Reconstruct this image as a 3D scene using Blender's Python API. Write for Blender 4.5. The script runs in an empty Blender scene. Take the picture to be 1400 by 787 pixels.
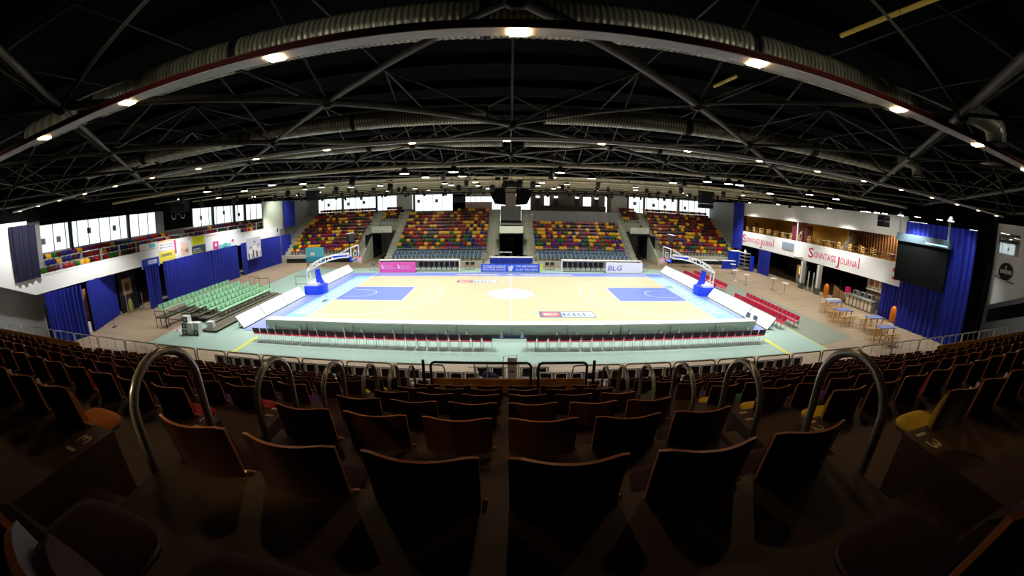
import bpy, math, random
from mathutils import Vector, Matrix
random.seed(7)
PI = math.pi
C = bpy.context.scene.collection
# ------------------------------------------------------------------ materials
def lin(c):
    return tuple(((x/255)/12.92 if x/255 <= .04045 else ((x/255+.055)/1.055)**2.4) for x in c)
MATS = {}
def mat(name, rgb, rough=.6, metal=0., var=.12, scale=6., emit=0., bump=0., kind='noise', rgb2=None, stretch=(1,1,1), spec=.5):
    if name in MATS: return MATS[name]
    m = bpy.data.materials.new(name); m.use_nodes = True
    nt = m.node_tree; b = nt.nodes['Principled BSDF']
    c = lin(rgb)
    b.inputs['Roughness'].default_value = rough
    b.inputs['Metallic'].default_value = metal
    b.inputs['Specular IOR Level'].default_value = spec
    if emit:
        b.inputs['Emission Color'].default_value = (*c, 1); b.inputs['Emission Strength'].default_value = emit
    tc = nt.nodes.new('ShaderNodeTexCoord'); mp = nt.nodes.new('ShaderNodeMapping')
    mp.inputs['Scale'].default_value = stretch
    nt.links.new(tc.outputs['Object'], mp.inputs['Vector'])
    if kind == 'wave':
        tx = nt.nodes.new('ShaderNodeTexWave'); tx.inputs['Scale'].default_value = scale
        tx.inputs['Distortion'].default_value = 4.; tx.inputs['Detail'].default_value = 3.; fac = tx.outputs['Fac']
    elif kind == 'brick':
        tx = nt.nodes.new('ShaderNodeTexBrick'); tx.inputs['Scale'].default_value = scale
        tx.inputs['Mortar Size'].default_value = .006; tx.inputs['Brick Width'].default_value = 2.2; tx.inputs['Row Height'].default_value = .16
        tx.inputs['Color1'].default_value = (.2,.2,.2,1); tx.inputs['Color2'].default_value = (.95,.95,.95,1); tx.inputs['Mortar'].default_value = (0,0,0,1)
        fac = tx.outputs['Color']
    else:
        tx = nt.nodes.new('ShaderNodeTexNoise'); tx.inputs['Scale'].default_value = scale
        tx.inputs['Detail'].default_value = 4.; fac = tx.outputs['Fac']
    if name=='galvanised_duct': tx.inputs['Distortion'].default_value=0.; tx.inputs['Detail'].default_value=0.
    nt.links.new(mp.outputs['Vector'], tx.inputs['Vector'])
    mx = nt.nodes.new('ShaderNodeMix'); mx.data_type = 'RGBA'
    nt.links.new(fac, mx.inputs['Factor'])
    c2 = lin(rgb2) if rgb2 else tuple(min(1, x*(1+var)) for x in c)
    c1 = c if rgb2 else tuple(x*(1-var) for x in c)
    mx.inputs[6].default_value = (*c1, 1); mx.inputs[7].default_value = (*c2, 1)
    nt.links.new(mx.outputs[2], b.inputs['Base Color'])
    if bump:
        bp = nt.nodes.new('ShaderNodeBump'); bp.inputs['Strength'].default_value = bump; bp.inputs['Distance'].default_value = .02
        nt.links.new(fac, bp.inputs['Height']); nt.links.new(bp.outputs['Normal'], b.inputs['Normal'])
    MATS[name] = m
    return m
def glass(name, tint=(.92,.97,.97), gl=.07, rough=0.02):
    if name in MATS: return MATS[name]
    m = bpy.data.materials.new(name); m.use_nodes = True; nt = m.node_tree
    for n in list(nt.nodes):
        if n.type == 'BSDF_PRINCIPLED': nt.nodes.remove(n)
    t = nt.nodes.new('ShaderNodeBsdfTransparent'); t.inputs['Color'].default_value = (*tint, 1)
    g = nt.nodes.new('ShaderNodeBsdfGlossy'); g.inputs['Roughness'].default_value = rough
    mx = nt.nodes.new('ShaderNodeMixShader'); mx.inputs['Fac'].default_value = gl
    nt.links.new(t.outputs[0], mx.inputs[1]); nt.links.new(g.outputs[0], mx.inputs[2])
    nt.links.new(mx.outputs[0], nt.nodes['Material Output'].inputs['Surface'])
    MATS[name] = m; return m
# ------------------------------------------------------------------ mesh builder
class MB:
    def __init__(s): s.v=[]; s.f=[]; s.mi=[]; s.mats=[]; s.sm=[]; s.x=None
    def _m(s, m):
        if m not in s.mats: s.mats.append(m)
        return s.mats.index(m)
    def add(s, vs, fs, m, smooth=False):
        o = len(s.v); k = s._m(m)
        if s.x is not None: vs = [tuple(s.x @ Vector(v)) for v in vs]
        s.v += [tuple(v) for v in vs]
        for f in fs: s.f.append(tuple(o+i for i in f)); s.mi.append(k); s.sm.append(smooth)
        return s
    def box(s, a, b, m):
        (x0,y0,z0),(x1,y1,z1) = a,b
        x0,x1=min(x0,x1),max(x0,x1);y0,y1=min(y0,y1),max(y0,y1);z0,z1=min(z0,z1),max(z0,z1)
        vs=[(x0,y0,z0),(x1,y0,z0),(x1,y1,z0),(x0,y1,z0),(x0,y0,z1),(x1,y0,z1),(x1,y1,z1),(x0,y1,z1)]
        return s.add(vs,[(0,3,2,1),(4,5,6,7),(0,1,5,4),(1,2,6,5),(2,3,7,6),(3,0,4,7)],m)
    def quad(s, pts, m): return s.add(pts,[tuple(range(len(pts)))],m)
    def rect(s, x0,y0,x1,y1,z,m): return s.quad([(x0,y0,z),(x1,y0,z),(x1,y1,z),(x0,y1,z)],m)
    def prism(s, poly, axis, a, b, m, smooth=False):
        # poly: 2D points in the two other axes (cyclic order), extruded along axis from a to b
        def P(p,t):
            return (t,p[0],p[1]) if axis==0 else ((p[0],t,p[1]) if axis==1 else (p[0],p[1],t))
        n=len(poly); vs=[P(p,a) for p in poly]+[P(p,b) for p in poly]
        fs=[(i,(i+1)%n,n+(i+1)%n,n+i) for i in range(n)]
        s.add(vs,fs,m,smooth); s.add(vs,[tuple(range(n-1,-1,-1)),tuple(range(n,2*n))],m); return s
    def path(s, pts, r, m, n=8, caps=True, closed=False):
        pts=[Vector(p) for p in pts]; rs = r if isinstance(r,(list,tuple)) else [r]*len(pts)
        N=len(pts); vs=[]; prev=None
        for i,p in enumerate(pts):
            if closed: t=(pts[(i+1)%N]-pts[i-1]).normalized()
            else: t=(pts[min(i+1,N-1)]-pts[max(i-1,0)]).normalized()
            if prev is None:
                u = Vector((0,0,1)) if abs(t.z)<.9 else Vector((1,0,0))
                a=t.cross(u).normalized()
            else:
                a=(prev-t*prev.dot(t)); a = a.normalized() if a.length>1e-6 else t.orthogonal().normalized()
            prev=a; b=t.cross(a)
            for k in range(n):
                w=2*PI*k/n; vs.append(p+a*(math.cos(w)*rs[i])+b*(math.sin(w)*rs[i]))
        fs=[]
        for i in range(N if closed else N-1):
            j=(i+1)%N
            for k in range(n): fs.append((i*n+k,i*n+(k+1)%n,j*n+(k+1)%n,j*n+k))
        s.add(vs,fs,m,n>4)
        if caps and not closed: s.add(vs,[tuple(range(n-1,-1,-1)),tuple((N-1)*n+k for k in range(n))],m)
        return s
    def tube(s,a,b,r,m,n=8): return s.path([a,b],r,m,n)
    def lathe(s, prof, c, m, n=16, smooth=True):
        # prof [(r,z)], around vertical axis at c
        vs=[];fs=[]
        for r,z in prof:
            for k in range(n): w=2*PI*k/n; vs.append((c[0]+r*math.cos(w),c[1]+r*math.sin(w),c[2]+z))
        for i in range(len(prof)-1):
            for k in range(n): fs.append((i*n+k,i*n+(k+1)%n,(i+1)*n+(k+1)%n,(i+1)*n+k))
        fs2=[tuple(range(n-1,-1,-1)),tuple((len(prof)-1)*n+k for k in range(n))]
        s.add(vs,fs,m,smooth); s.add(vs,fs2,m); return s
    def grid(s, P, m, smooth=True, thick=None):
        # P[i][j] points; optional thickness vector function -> closed shell
        R=len(P);Q=len(P[0]); vs=[p for row in P for p in row]
        fs=[(i*Q+j,i*Q+j+1,(i+1)*Q+j+1,(i+1)*Q+j) for i in range(R-1) for j in range(Q-1)]
        if thick is None: return s.add(vs,fs,m,smooth)
        n=R*Q; t=Vector(thick); vs2=vs+[tuple(Vector(p)+t) for p in vs]
        fs2=[tuple(n+k for k in reversed(f)) for f in fs]
        s.add(vs2,fs+fs2,m,smooth)
        edge=[(i*Q,(i+1)*Q) for i in range(R-1)]+[((R-1)*Q+j,(R-1)*Q+j+1) for j in range(Q-1)]+[((i+1)*Q+Q-1,i*Q+Q-1) for i in range(R-2,-1,-1)]+[(j+1,j) for j in range(Q-2,-1,-1)]
        s.add(vs2,[(a,n+a,n+b,b) for a,b in edge],m); return s
    def mesh(s, name):
        me=bpy.data.meshes.new(name); me.from_pydata(s.v,[],s.f)
        for m in s.mats: me.materials.append(m)
        me.polygons.foreach_set('material_index',s.mi); me.polygons.foreach_set('use_smooth',s.sm)
        me.update(); return me
    def build(s, name, parent=None):
        return link(name, s.mesh(name), parent)
def link(name, data, parent=None, loc=None, rz=0., m4=None):
    o=bpy.data.objects.new(name,data); C.objects.link(o)
    if parent is not None: o.parent=parent
    if m4 is not None: o.matrix_local=m4
    else:
        if loc is not None: o.location=loc
        if rz: o.rotation_euler=(0,0,rz)
    return o
def tag(o,label,cat,group=None):
    o['label']=label; o['category']=cat
    if group: o['group']=group
    return o
def thing(name,label,cat,loc=(0,0,0),rz=0.,group=None):
    o=link(name,None,None,loc,rz); o.empty_display_size=.2
    return tag(o,label,cat,group)
def struct(o): o['kind']='structure'; return o
def stuff(o): o['kind']='stuff'; return o
ORD='zeroth first second third fourth fifth sixth seventh eighth ninth tenth eleventh twelfth thirteenth fourteenth fifteenth sixteenth seventeenth eighteenth nineteenth twentieth'.split()
def ordn(n):
    if n<=20: return ORD[n]
    t={2:'twenty',3:'thirty',4:'forty',5:'fifty',6:'sixty',7:'seventy',8:'eighty'}[n//10]
    if n%10==0: return {'twenty':'twentieth','thirty':'thirtieth','forty':'fortieth','fifty':'fiftieth','sixty':'sixtieth','seventy':'seventieth','eighty':'eightieth'}[t]
    return t+'-'+ORD[n%10]
TXT={}
def text_mesh(s,m,size=1.,ext=.01):
    k=(s,m.name,size,ext)
    if k in TXT: return TXT[k]
    cu=bpy.data.curves.new('t','FONT'); cu.body=s; cu.size=size; cu.extrude=ext; cu.offset=.008; cu.resolution_u=2
    o=bpy.data.objects.new('t',cu); C.objects.link(o)
    dg=bpy.context.evaluated_depsgraph_get(); me=bpy.data.meshes.new_from_object(o.evaluated_get(dg))
    bpy.data.objects.remove(o); bpy.data.curves.remove(cu)
    me.materials.clear(); me.materials.append(m); TXT[k]=me; return me
def text_into(mb,s,m,origin,right,up,height,width=None,ext=.004):
    """letters as geometry inside mb: left-bottom at origin, running along right, capital height = height, total width fitted"""
    me=text_mesh(s,m,1.,.0)
    xs=[v.co.x for v in me.vertices]; 
    if not xs: return
    x0,x1=min(xs),max(xs); ys=[v.co.y for v in me.vertices]; y0,y1=min(ys),max(ys)
    sy=height/.7; sx=(width/(x1-x0)) if width else sy
    r=Vector(right).normalized(); u=Vector(up).normalized(); n=r.cross(u)
    o=Vector(origin)
    vs=[o+r*((v.co.x-x0)*sx)+u*(v.co.y*sy)+n*ext for v in me.vertices]
    mb.add(vs,[tuple(p.vertices) for p in me.polygons],m)
# ------------------------------------------------------------------ palette
white=mat('white_paint',(236,238,236),.45,var=.03)
offwhite=mat('offwhite_wall',(214,216,208),.7,var=.05,scale=2)
cream=mat('cream_lacquer',(186,180,146),.6,var=.12,scale=1.5)
wallgrey=mat('grey_panel_wall',(150,152,150),.7,var=.08,scale=3)
darkgrey=mat('dark_grey_metal',(52,54,56),.5,.4)
black=mat('black_matt',(10,10,11),.8,var=.2)
blackcloth=mat('black_cloth',(8,8,10),.95,var=.2,spec=.1)
roofblack=mat('roof_black',(5,5,5),.95,var=.3,scale=1.,spec=.05)
chrome=mat('chrome_tube',(190,190,188),.25,.9,var=.05)
alu=mat('aluminium',(170,172,172),.4,.7,var=.06)
greytube=mat('grey_painted_tube',(84,84,74),.55,.3,var=.25,scale=3)
darktube=mat('dark_painted_tube',(26,24,22),.6,.2,var=.3,scale=3)
duct=mat('galvanised_duct',(104,104,86),.36,.3,kind='wave',scale=3.1,rgb2=(190,192,164))
concrete=mat('concrete',(128,120,104),.85,var=.2,scale=5,bump=.1)
standcon=mat('stand_concrete',(176,176,158),.85,var=.14,scale=5)
stepwood=mat('aisle_floor',(70,45,24),.6,var=.35,scale=9,bump=.1)
parquet=mat('tan_parquet',(150,130,104),.42,kind='brick',scale=1.,rgb2=(172,152,124))
greenfloor=mat('mint_floor_cover',(158,186,173),.5,var=.07,scale=1.2)
greyfloor=mat('grey_green_floor',(134,142,126),.5,var=.08,scale=1.2)
maple=mat('maple_boards',(199,180,144),.34,kind='brick',scale=1.,rgb2=(208,190,157))
courtblue=mat('court_blue',(122,138,212),.3,var=.05,scale=1.)
keyblue=mat('key_blue',(112,132,208),.3,var=.05,scale=1.)
skyblue=mat('court_light_blue',(140,192,226),.3,var=.08,scale=.6)
linewhite=mat('line_white',(242,242,240),.35,var=.02)
palewhite=mat('pale_letter',(206,238,240),.35,var=.03)
yellowtape=mat('yellow_tape',(226,222,70),.5,var=.05)
curtblue=mat('blue_velvet',(14,34,150),.75,var=.25,scale=2.,stretch=(6,6,.3))
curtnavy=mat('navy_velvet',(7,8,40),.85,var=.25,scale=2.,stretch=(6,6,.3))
padblue=mat('hoop_pad_blue',(10,58,225),.45,var=.06)
plywood=mat('dark_plywood',(46,21,12),.4,kind='wave',scale=1.3,rgb2=(60,29,15),stretch=(1,1,.25))
plyedge=mat('plywood_edge',(178,104,52),.4,var=.2)
parapetwood=mat('pine_boards',(222,156,76),.5,kind='wave',scale=3.,rgb2=(190,124,54),stretch=(.2,1,5))
orangewood=mat('orange_boards',(236,186,90),.5,kind='wave',scale=3.,rgb2=(210,156,66),stretch=(.2,1,5))
browntube=mat('brown_tube',(70,42,26),.35,.5,var=.2)
steel=mat('worn_steel',(168,164,152),.26,.5,var=.12)
railwhite=mat('rail_white',(188,190,186),.4,.3,var=.06)
FAB={'red':mat('red_fabric',(160,24,22),.9,bump=.1,scale=60),'amber':mat('amber_fabric',(196,112,30),.9,scale=60),
 'wine':mat('wine_fabric',(50,10,18),.9,scale=60),'purple':mat('purple_fabric',(86,24,130),.9,scale=60),
 'green':mat('green_fabric',(20,110,60),.9,scale=60),'yellow':mat('yellow_fabric',(216,178,30),.9,scale=60),'navy':mat('navy_fabric',(18,22,60),.9,scale=60)}
lampglow=mat('lamp_glow',(255,246,236),.3,emit=14.)
warmglow=mat('warm_lamp_glow',(255,206,150),.3,emit=22.)
ledwhite=mat('board_face',(244,245,245),.35,var=.01)
magenta=mat('magenta_print',(200,24,92),.5)
glassm=glass('window_glass')
# ------------------------------------------------------------------ camera (fish-eye, fitted on the court markings)
CX,CY,CZ=-.1612,-31.4,7.4017
def make_cam():
    cd=bpy.data.cameras.new('camera'); co=bpy.data.objects.new('camera',cd); C.objects.link(co)
    pitch,yaw,roll,f=-.21642,-.00787,-.00597,553.805
    xr=Vector((math.cos(yaw),math.sin(yaw),0)); yd=Vector((-math.sin(yaw),math.cos(yaw),0)); Z=Vector((0,0,1))
    fw=yd*math.cos(pitch)+Z*math.sin(pitch); up0=-yd*math.sin(pitch)+Z*math.cos(pitch)
    r=xr*math.cos(roll)-up0*math.sin(roll); u=xr*math.sin(roll)+up0*math.cos(roll)
    co.matrix_world=Matrix(((r.x,u.x,-fw.x,CX),(r.y,u.y,-fw.y,CY),(r.z,u.z,-fw.z,CZ),(0,0,0,1)))
    cd.type='PANO'; cd.sensor_width=36.; cd.clip_start=.02; cd.clip_end=400
    t=cd if hasattr(cd,'panorama_type') else cd.cycles
    t.panorama_type='FISHEYE_LENS_POLYNOMIAL'
    k=KPOLY
    t.fisheye_fov=3.6
    t.fisheye_polynomial_k0=k[0];t.fisheye_polynomial_k1=k[1];t.fisheye_polynomial_k2=k[2];t.fisheye_polynomial_k3=k[3];t.fisheye_polynomial_k4=k[4]
    bpy.context.scene.camera=co
KPOLY=(0.0,-0.07068063369525134,0.00020308132886076837,-3.3785235774878465e-05,1.640286273122901e-06)
make_cam()
sc=bpy.context.scene
sc.view_settings.view_transform='Standard'; sc.view_settings.look='None'; sc.view_settings.gamma=1.; sc.view_settings.use_curve_mapping=False
sc.view_settings.exposure=.75
# ================================================================== SETTING
W=bpy.data.worlds.new('sky'); bpy.context.scene.world=W; W.use_nodes=True
bg=W.node_tree.nodes['Background']; bg.inputs['Color'].default_value=(.93,.97,1.,1); bg.inputs['Strength'].default_value=1.15
# floors -----------------------------------------------------------
b=MB(); b.box((-48,-22,-.3),(48,30,-.01),parquet); struct(b.build('floor'))
b=MB(); b.quad([(-22.9,-14.2,0),(18.6,-14.2,0),(18.6,12.6,0),(-24.9,12.6,0)],greenfloor)
b.quad([(18.6,-13.4,0.0),(22.6,-12.6,0.0),(22.4,10,0.0),(18.6,12.6,0.0)],greyfloor)
b.rect(18.55,-14.2,18.63,2,.004,yellowtape)
for s in(-1,1): b.rect(s*15.2-.13,-14.4,s*15.2+.13,-11.7,.004,yellowtape)
struct(b.build('floor_cover'))
# court ------------------------------------------------------------
def arc(cx,cy,r,a0,a1,n=40): return [(cx+r*math.cos(a0+(a1-a0)*i/n),cy+r*math.sin(a0+(a1-a0)*i/n)) for i in range(n+1)]
def band(b,pts,w,z,m,closed=False):
    n=len(pts); L=[];R=[]
    for i,p in enumerate(pts):
        q0=pts[i-1] if (i>0 or closed) else p; q1=pts[(i+1)%n] if (i<n-1 or closed) else p
        t=Vector((q1[0]-q0[0],q1[1]-q0[1])).normalized(); nn=Vector((-t.y,t.x))
        L.append((p[0]+nn.x*w/2,p[1]+nn.y*w/2,z)); R.append((p[0]-nn.x*w/2,p[1]-nn.y*w/2,z))
    for i in range(n if closed else n-1):
        j=(i+1)%n; b.quad([R[i],R[j],L[j],L[i]],m)
b=MB(); b.box((-17.15,-10.6,0),(16.35,9.45,.02),courtblue)
b.rect(-14,-7.5,14,7.5,.024,maple)
for s in(-1,1):
    b.rect(min(s*14.05,s*15.75),-8.2,max(s*14.05,s*15.75),7.6,.026,skyblue)
    b.rect(min(s*14,s*8.32),-2.43,max(s*14,s*8.32),2.43,.028,keyblue)
z=.032; w=.07
def line(x0,y0,x1,y1): b.rect(min(x0,x1)-w/2,min(y0,y1)-w/2,max(x0,x1)+w/2,max(y0,y1)+w/2,z,linewhite)
line(-14,-7.5,14,-7.5);line(-14,7.5,14,7.5);line(-14,-9.4,-14,9.4);line(14,-9.4,14,9.4);line(0,-7.5,0,7.5)
for s in(-1,1):
    line(s*14,2.45,s*8.25,2.45);line(s*14,-2.45,s*8.25,-2.45);line(s*8.25,-2.45,s*8.25,2.45)
    hx=s*(14-1.575)
    a=math.asin(6.6/6.75)
    pts=[(s*14,-6.6)]+[(hx-s*6.75*math.cos(t),6.75*math.sin(t)) for t in [(-a+2*a*i/48) for i in range(49)]]+[(s*14,6.6)]
    band(b,pts,w,z,linewhite)
    band(b,[(s*8.25-s*1.8*math.cos(t),1.8*math.sin(t)) for t in [(-PI/2+PI*i/24) for i in range(25)]],w,z,linewhite)
    band(b,[(hx+s*1.2,-1.25),(hx,-1.25)]+[(hx-s*1.25*math.cos(t),1.25*math.sin(t)) for t in [(-PI/2+PI*i/24) for i in range(25)]]+[(hx+s*1.2,1.25)],w,z,linewhite)
band(b,arc(0,0,1.8,0,2*PI,48)[:-1],w,z,linewhite,True)
b.quad([(x,y,.03) for x,y in arc(0,0,1.78,0,2*PI,48)[:-1]],mat('centre_white',(238,236,226),.35,var=.03))
band(b,[(-.9+.08*i,.16*math.sin(i*1.3)) for i in range(0,24)],.03,.034,mat('faint_grey',(206,204,200),.5))
# league marks on the boards: outlined box, red oval, white letters on grey-blue
logoblue=mat('logo_blue',(70,110,150),.4); logored=mat('logo_red',(226,96,92),.4)
def floor_logo(x0,y0,x1,y1,flip):
    zz=.034
    b.rect(x0,y0,x1,y1,zz,logoblue); h=y1-y0; L=x1-x0
    b.rect(x0+L*.40,y0+h*.10,x1-L*.02,y1-h*.10,zz+.002,mat('logo_pale',(214,224,224),.4))
    ov=[(x0+L*.205+L*.165*math.copysign(abs(math.cos(t))**.6,math.cos(t)),(y0+y1)/2+h*.38*math.copysign(abs(math.sin(t))**.6,math.sin(t)),zz+.002) for t in [2*PI*i/28 for i in range(28)]]
    b.quad(ov,logored)
    d=1 if not flip else -1
    o=(x0+L*.42,y0+h*.2,zz+.003) if not flip else (x0+L*.96,y1-h*.2,zz+.003)
    text_into(b,'BBL',logoblue,o,(d,0,0),(0,d,0),h*.55,L*.5,.0)
    o=(x0+L*.08,y0+h*.3,zz+.004) if not flip else (x0+L*.33,y1-h*.3,zz+.004)
    text_into(b,'BEKO',linewhite,o,(d,0,0),(0,d,0),h*.36,L*.24,.0)
floor_logo(-4.95,4.35,-1.2,5.35,False); floor_logo(1.85,-6.6,5.55,-5.2,False)
# end-line lettering, read from the stands behind each hoop, and the small web line beyond the far sideline
text_into(b,'BREMERHAVEN',palewhite,(-14.25,-6.6,.034),(0,1,0),(-1,0,0),1.15,12.6,.0)
text_into(b,'BREMERHAVEN',palewhite,(14.25,6.6,.034),(0,-1,0),(1,0,0),1.15,12.6,.0)
for x0,x1 in((-4.9,-1.1),(1.0,6.0)):
    x=x0
    while x<x1:
        w_=random.uniform(.12,.3); b.rect(x,7.95+random.uniform(0,.06),x+w_,8.3+random.uniform(0,.1),.034,linewhite); x+=w_+random.uniform(.05,.1)
b.quad([(x,y,.034) for x,y in [(-5.6,8.0),(-5.1,8.2),(-4.9,8.55),(-5.3,8.4)]],linewhite)
b.quad([(x,y,.034) for x,y in [(-.4,8.05),(.35,8.05),(.2,8.35),(-.2,8.4)]],linewhite)
struct(b.build('floor_court'))
# roof and outer walls ----------------------------------------------
b=MB(); b.box((-48,-40,12.4),(48,36,12.7),roofblack)
for y in range(-36,34,3): b.box((-47,y-.06,12.1),(47,y+.06,12.4),roofblack)
struct(b.build('ceiling'))
b=MB(); b.box((-48,-40,-.3),(48,-39.7,12.4),roofblack); struct(b.build('wall_near'))
b=MB()
for s in(-1,1):
    b.box((s*47.7,-40,-.3),(s*48,-15,12.4),roofblack)
    b.box((s*47.7,-15,8.7),(s*48,36,12.4),roofblack)
b.box((-48,35.7,8.7),(48,36,12.4),roofblack)
struct(b.build('wall_outer'))
# back wall behind the far stand (openings for windows)
b=MB(); Y0,Y1=28.,28.3
def wallseg(x0,x1,z0,z1,m=offwhite): b.box((x0,Y0,z0),(x1,Y1,z1),m)
wallseg(-38,38,8.55,12.4,roofblack); wallseg(-38,38,8.4,8.6,wallgrey)
wallseg(-38,-30.3,0,8.4,wallgrey); wallseg(-30.3,-14.3,0,6.2,standcon)
wallseg(-17.0,-14.6,5.4,8.4,offwhite); wallseg(-14.3,-8.5,0,5.95,wallgrey); wallseg(-8.5,-6.6,5.,8.4,darkgrey)
wallseg(-8.5,-2.7,0,7.15,mat('pinkish_plaster',(196,168,150),.8)); wallseg(-8.5,-2.7,8.0,8.4,cream)
wallseg(-2.7,-1.45,0,6.0,standcon); wallseg(1.6,3.1,0,6.0,standcon)
wallseg(-1.4,1.55,4.3,6.6,wallgrey); wallseg(-.75,.8,6.6,8.4,mat('pinkish_plaster',(196,168,150),.8))
wallseg(14.4,15.0,0,8.4,mat('taupe_wall',(120,112,98),.8)); wallseg(15.0,17.5,0,8.4,offwhite)
wallseg(17.5,32,0,5.9,standcon); wallseg(32,38,0,8.4,wallgrey)
struct(b.build('wall_back'))
# recessed corridor above right middle block
b=MB(); taupe=mat('taupe_wall',(120,112,98),.8)
b.box((3.1,29.6,5.9),(14.4,29.8,8.4),taupe); b.box((3.1,28,5.7),(14.4,29.8,5.9),standcon); b.box((3.1,28,8.3),(14.4,29.8,8.5),taupe)
b.box((3.0,28,0),(3.12,29.8,8.4),taupe)
struct(b.build('wall_corridor'))
b=MB(); b.box((3.0,24.9,3.6),(15.5,25.05,6.0),wallgrey); b.box((3.0,25.0,5.6),(15.5,28.2,5.75),wallgrey)
for i in range(1,8): b.box((3.15+i*1.54,24.88,3.8),(3.17+i*1.54,24.9,6.0),darkgrey)
struct(b.build('wall_parapet'))
b=MB(); b.box((3.9,28.05,5.95),(14.2,28.15,6.75),mat('brown_panel',(86,62,50),.6)); struct(b.build('trim_1'))
# corridor doors and bright doors
def door(n,x0,x1,z0,z1,y,m,lit=False):
    b=MB(); b.box((x0,y-.06,z0),(x1,y,z1),m); o=struct(b.build('door_%d'%n))
    if not lit:
        q=MB(); q.box((x0+.1,y-.16,z1+.03),(x1-.1,y-.02,z1+.22),mat('door_lamp',(255,252,244),.3,emit=3.)); q.build('lamp',o)
    return o
dd=mat('dark_door',(58,52,46),.5); dl=mat('daylit_glass_door',(236,244,248),.3,emit=1.2)  # the bright doors emit, standing in for daylight behind the glass
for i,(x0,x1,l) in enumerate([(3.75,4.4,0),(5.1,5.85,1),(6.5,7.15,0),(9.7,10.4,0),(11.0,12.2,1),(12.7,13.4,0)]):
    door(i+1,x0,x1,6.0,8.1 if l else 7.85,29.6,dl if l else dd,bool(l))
# windows : frame bars + panes, real openings to the sky
post=mat('window_post',(38,38,46),.5,.3)
poster=mat('pale_poster',(150,150,160),.6)
WN=[0]
def window(p0,p1,z0,z1,n,posts=(),posters=()):
    """vertical glazed strip from p0 to p1 (xy), n panes; posts = fractions with a heavy dark post"""
    WN[0]+=1; p0=Vector((*p0,0));p1=Vector((*p1,0)); d=(p1-p0); L=d.length; d.normalize(); nn=Vector((-d.y,d.x,0))
    def bx(b,a,c,za,zb,t,m):
        q0=p0+d*a;q1=p0+d*c
        vs=[q0-nn*t,q1-nn*t,q1+nn*t,q0+nn*t]
        b.add([(v.x,v.y,za) for v in vs]+[(v.x,v.y,zb) for v in vs],[(0,3,2,1),(4,5,6,7),(0,1,5,4),(1,2,6,5),(2,3,7,6),(3,0,4,7)],m)
    b=MB(); bx(b,0,L,z0-.06,z0+.04,.06,alu); bx(b,0,L,z1-.04,z1+.06,.06,alu)
    for i in range(n+1): bx(b,max(0,L*i/n-.028),min(L,L*i/n+.028),z0,z1,.04,post)
    for f in posts: bx(b,L*f-.14,L*f+.14,z0-.2,z1,.16,post)
    o=struct(b.build('window_%d'%WN[0]))
    g=MB(); bx(g,0,L,z0,z1,.006,glassm); g.build('pane',o)
    if posters:
        q=MB()
        for f,zf in posters: bx(q,L*f-.22,L*f+.22,z0+(z1-z0)*zf,z0+(z1-z0)*zf+.5,.012,poster)
        q.build('poster',o)
    return o
window((-30.3,28.1),(-17.0,28.1),6.2,8.4,12,(.33,.757),((.14,.45),(.4,.45),(.6,.5)))
window((-14.3,28.1),(-8.6,28.1),5.95,8.4,4,(0.,),((.12,.5),(.6,.5)))
window((-6.6,28.1),(-2.75,28.1),7.15,8.0,5,())
window((-2.7,28.1),(-1.0,28.1),6.0,8.4,2,())
window((.85,28.1),(3.05,28.1),6.0,8.4,2,())
window((17.5,28.1),(32,28.1),5.9,8.5,14,(.01,.19,.59),((.09,.5),(.3,.45),(.43,.4),(.67,.4)))
# glass frontage beyond the corners of the left and right stands
b=MB()
for s,xx in((-1,-31.6),(1,31.9)):
    b.box((s*31.8,18.5,0),(s*32.0,28,4.6),wallgrey)
    b.box((s*31.8,22.1 if s<0 else 19.2,4.6),(s*32.0,28.3,8.55),wallgrey)
    b.box((s*31.8,18.5,8.5),(s*32.,28.3,12.4),roofblack)
struct(b.build('wall_stand_side'))
# ---------------- left side: balcony ------------------------------------
XL=-32.
b=MB()
b.box((XL,-17.5,3.72),(XL-.25,22.2,4.95),white)             # fascia
b.box((XL-.25,-17.5,3.72),(XL-12.2,24.2,3.95),offwhite)          # slab
b.box((XL+.03,-17.5,4.88),(XL-.3,22.2,4.98),white)
struct(b.build('wall_left_fascia'))
b=MB()
for k in range(3): b.box((XL-.9-.85*k,-17,3.95),(XL-1.75-.85*k if k<2 else XL-5.2,14.7 if k==0 else 22,4.55+.42*k),standcon)
struct(b.build('floor_balcony'))
b=MB()
b.add([(XL,-17.5,3.72),(XL,-39,12.6),(XL,-39,8.7),(XL,-17.5,8.7)],[(0,1,2,3)],offwhite) if False else None
b.prism([(-17.5,3.72),(-17.5,8.7),(-29.0,8.7)],0,XL-.25,XL,white)
b.box((XL-.25,-39,8.7),(XL,-17.5,12.4),roofblack); b.box((XL-.25,-17.5,8.6),(XL,22.2,12.4),roofblack)
b.box((XL-1.6,-39,-.01),(XL-1.4,-15.8,12.4),wallgrey); b.box((XL-6,-16.6,-.01),(XL-1.5,-16.4,3.72),wallgrey)
struct(b.build('wall_left_end'))
b=MB()
b.box((-37.2,-15.3,3.9),(-37.5,22,6.2),standcon)
b.box((-37.2,-17.3,8.45),(-37.5,22.2,12.4),roofblack)
b.box((-37.2,.2,6.2),(-37.5,6.3,8.5),offwhite)
b.box((-44.2,23.9,-.01),(-31,24.2,3.75),roofblack); b.box((-44.2,-15.4,-.01),(-33.4,-15.2,3.75),roofblack)
b.box((-37.4,22,3.9),(-31.9,22.2,8.6),offwhite)
b.box((XL-.02,14.7,4.95),(XL-.2,20.2,8.5),mat('pale_green_wall',(206,216,196),.7))
b.box((-44,-15.2,-.01),(-44.2,24,3.75),roofblack)
struct(b.build('wall_left'))
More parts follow.
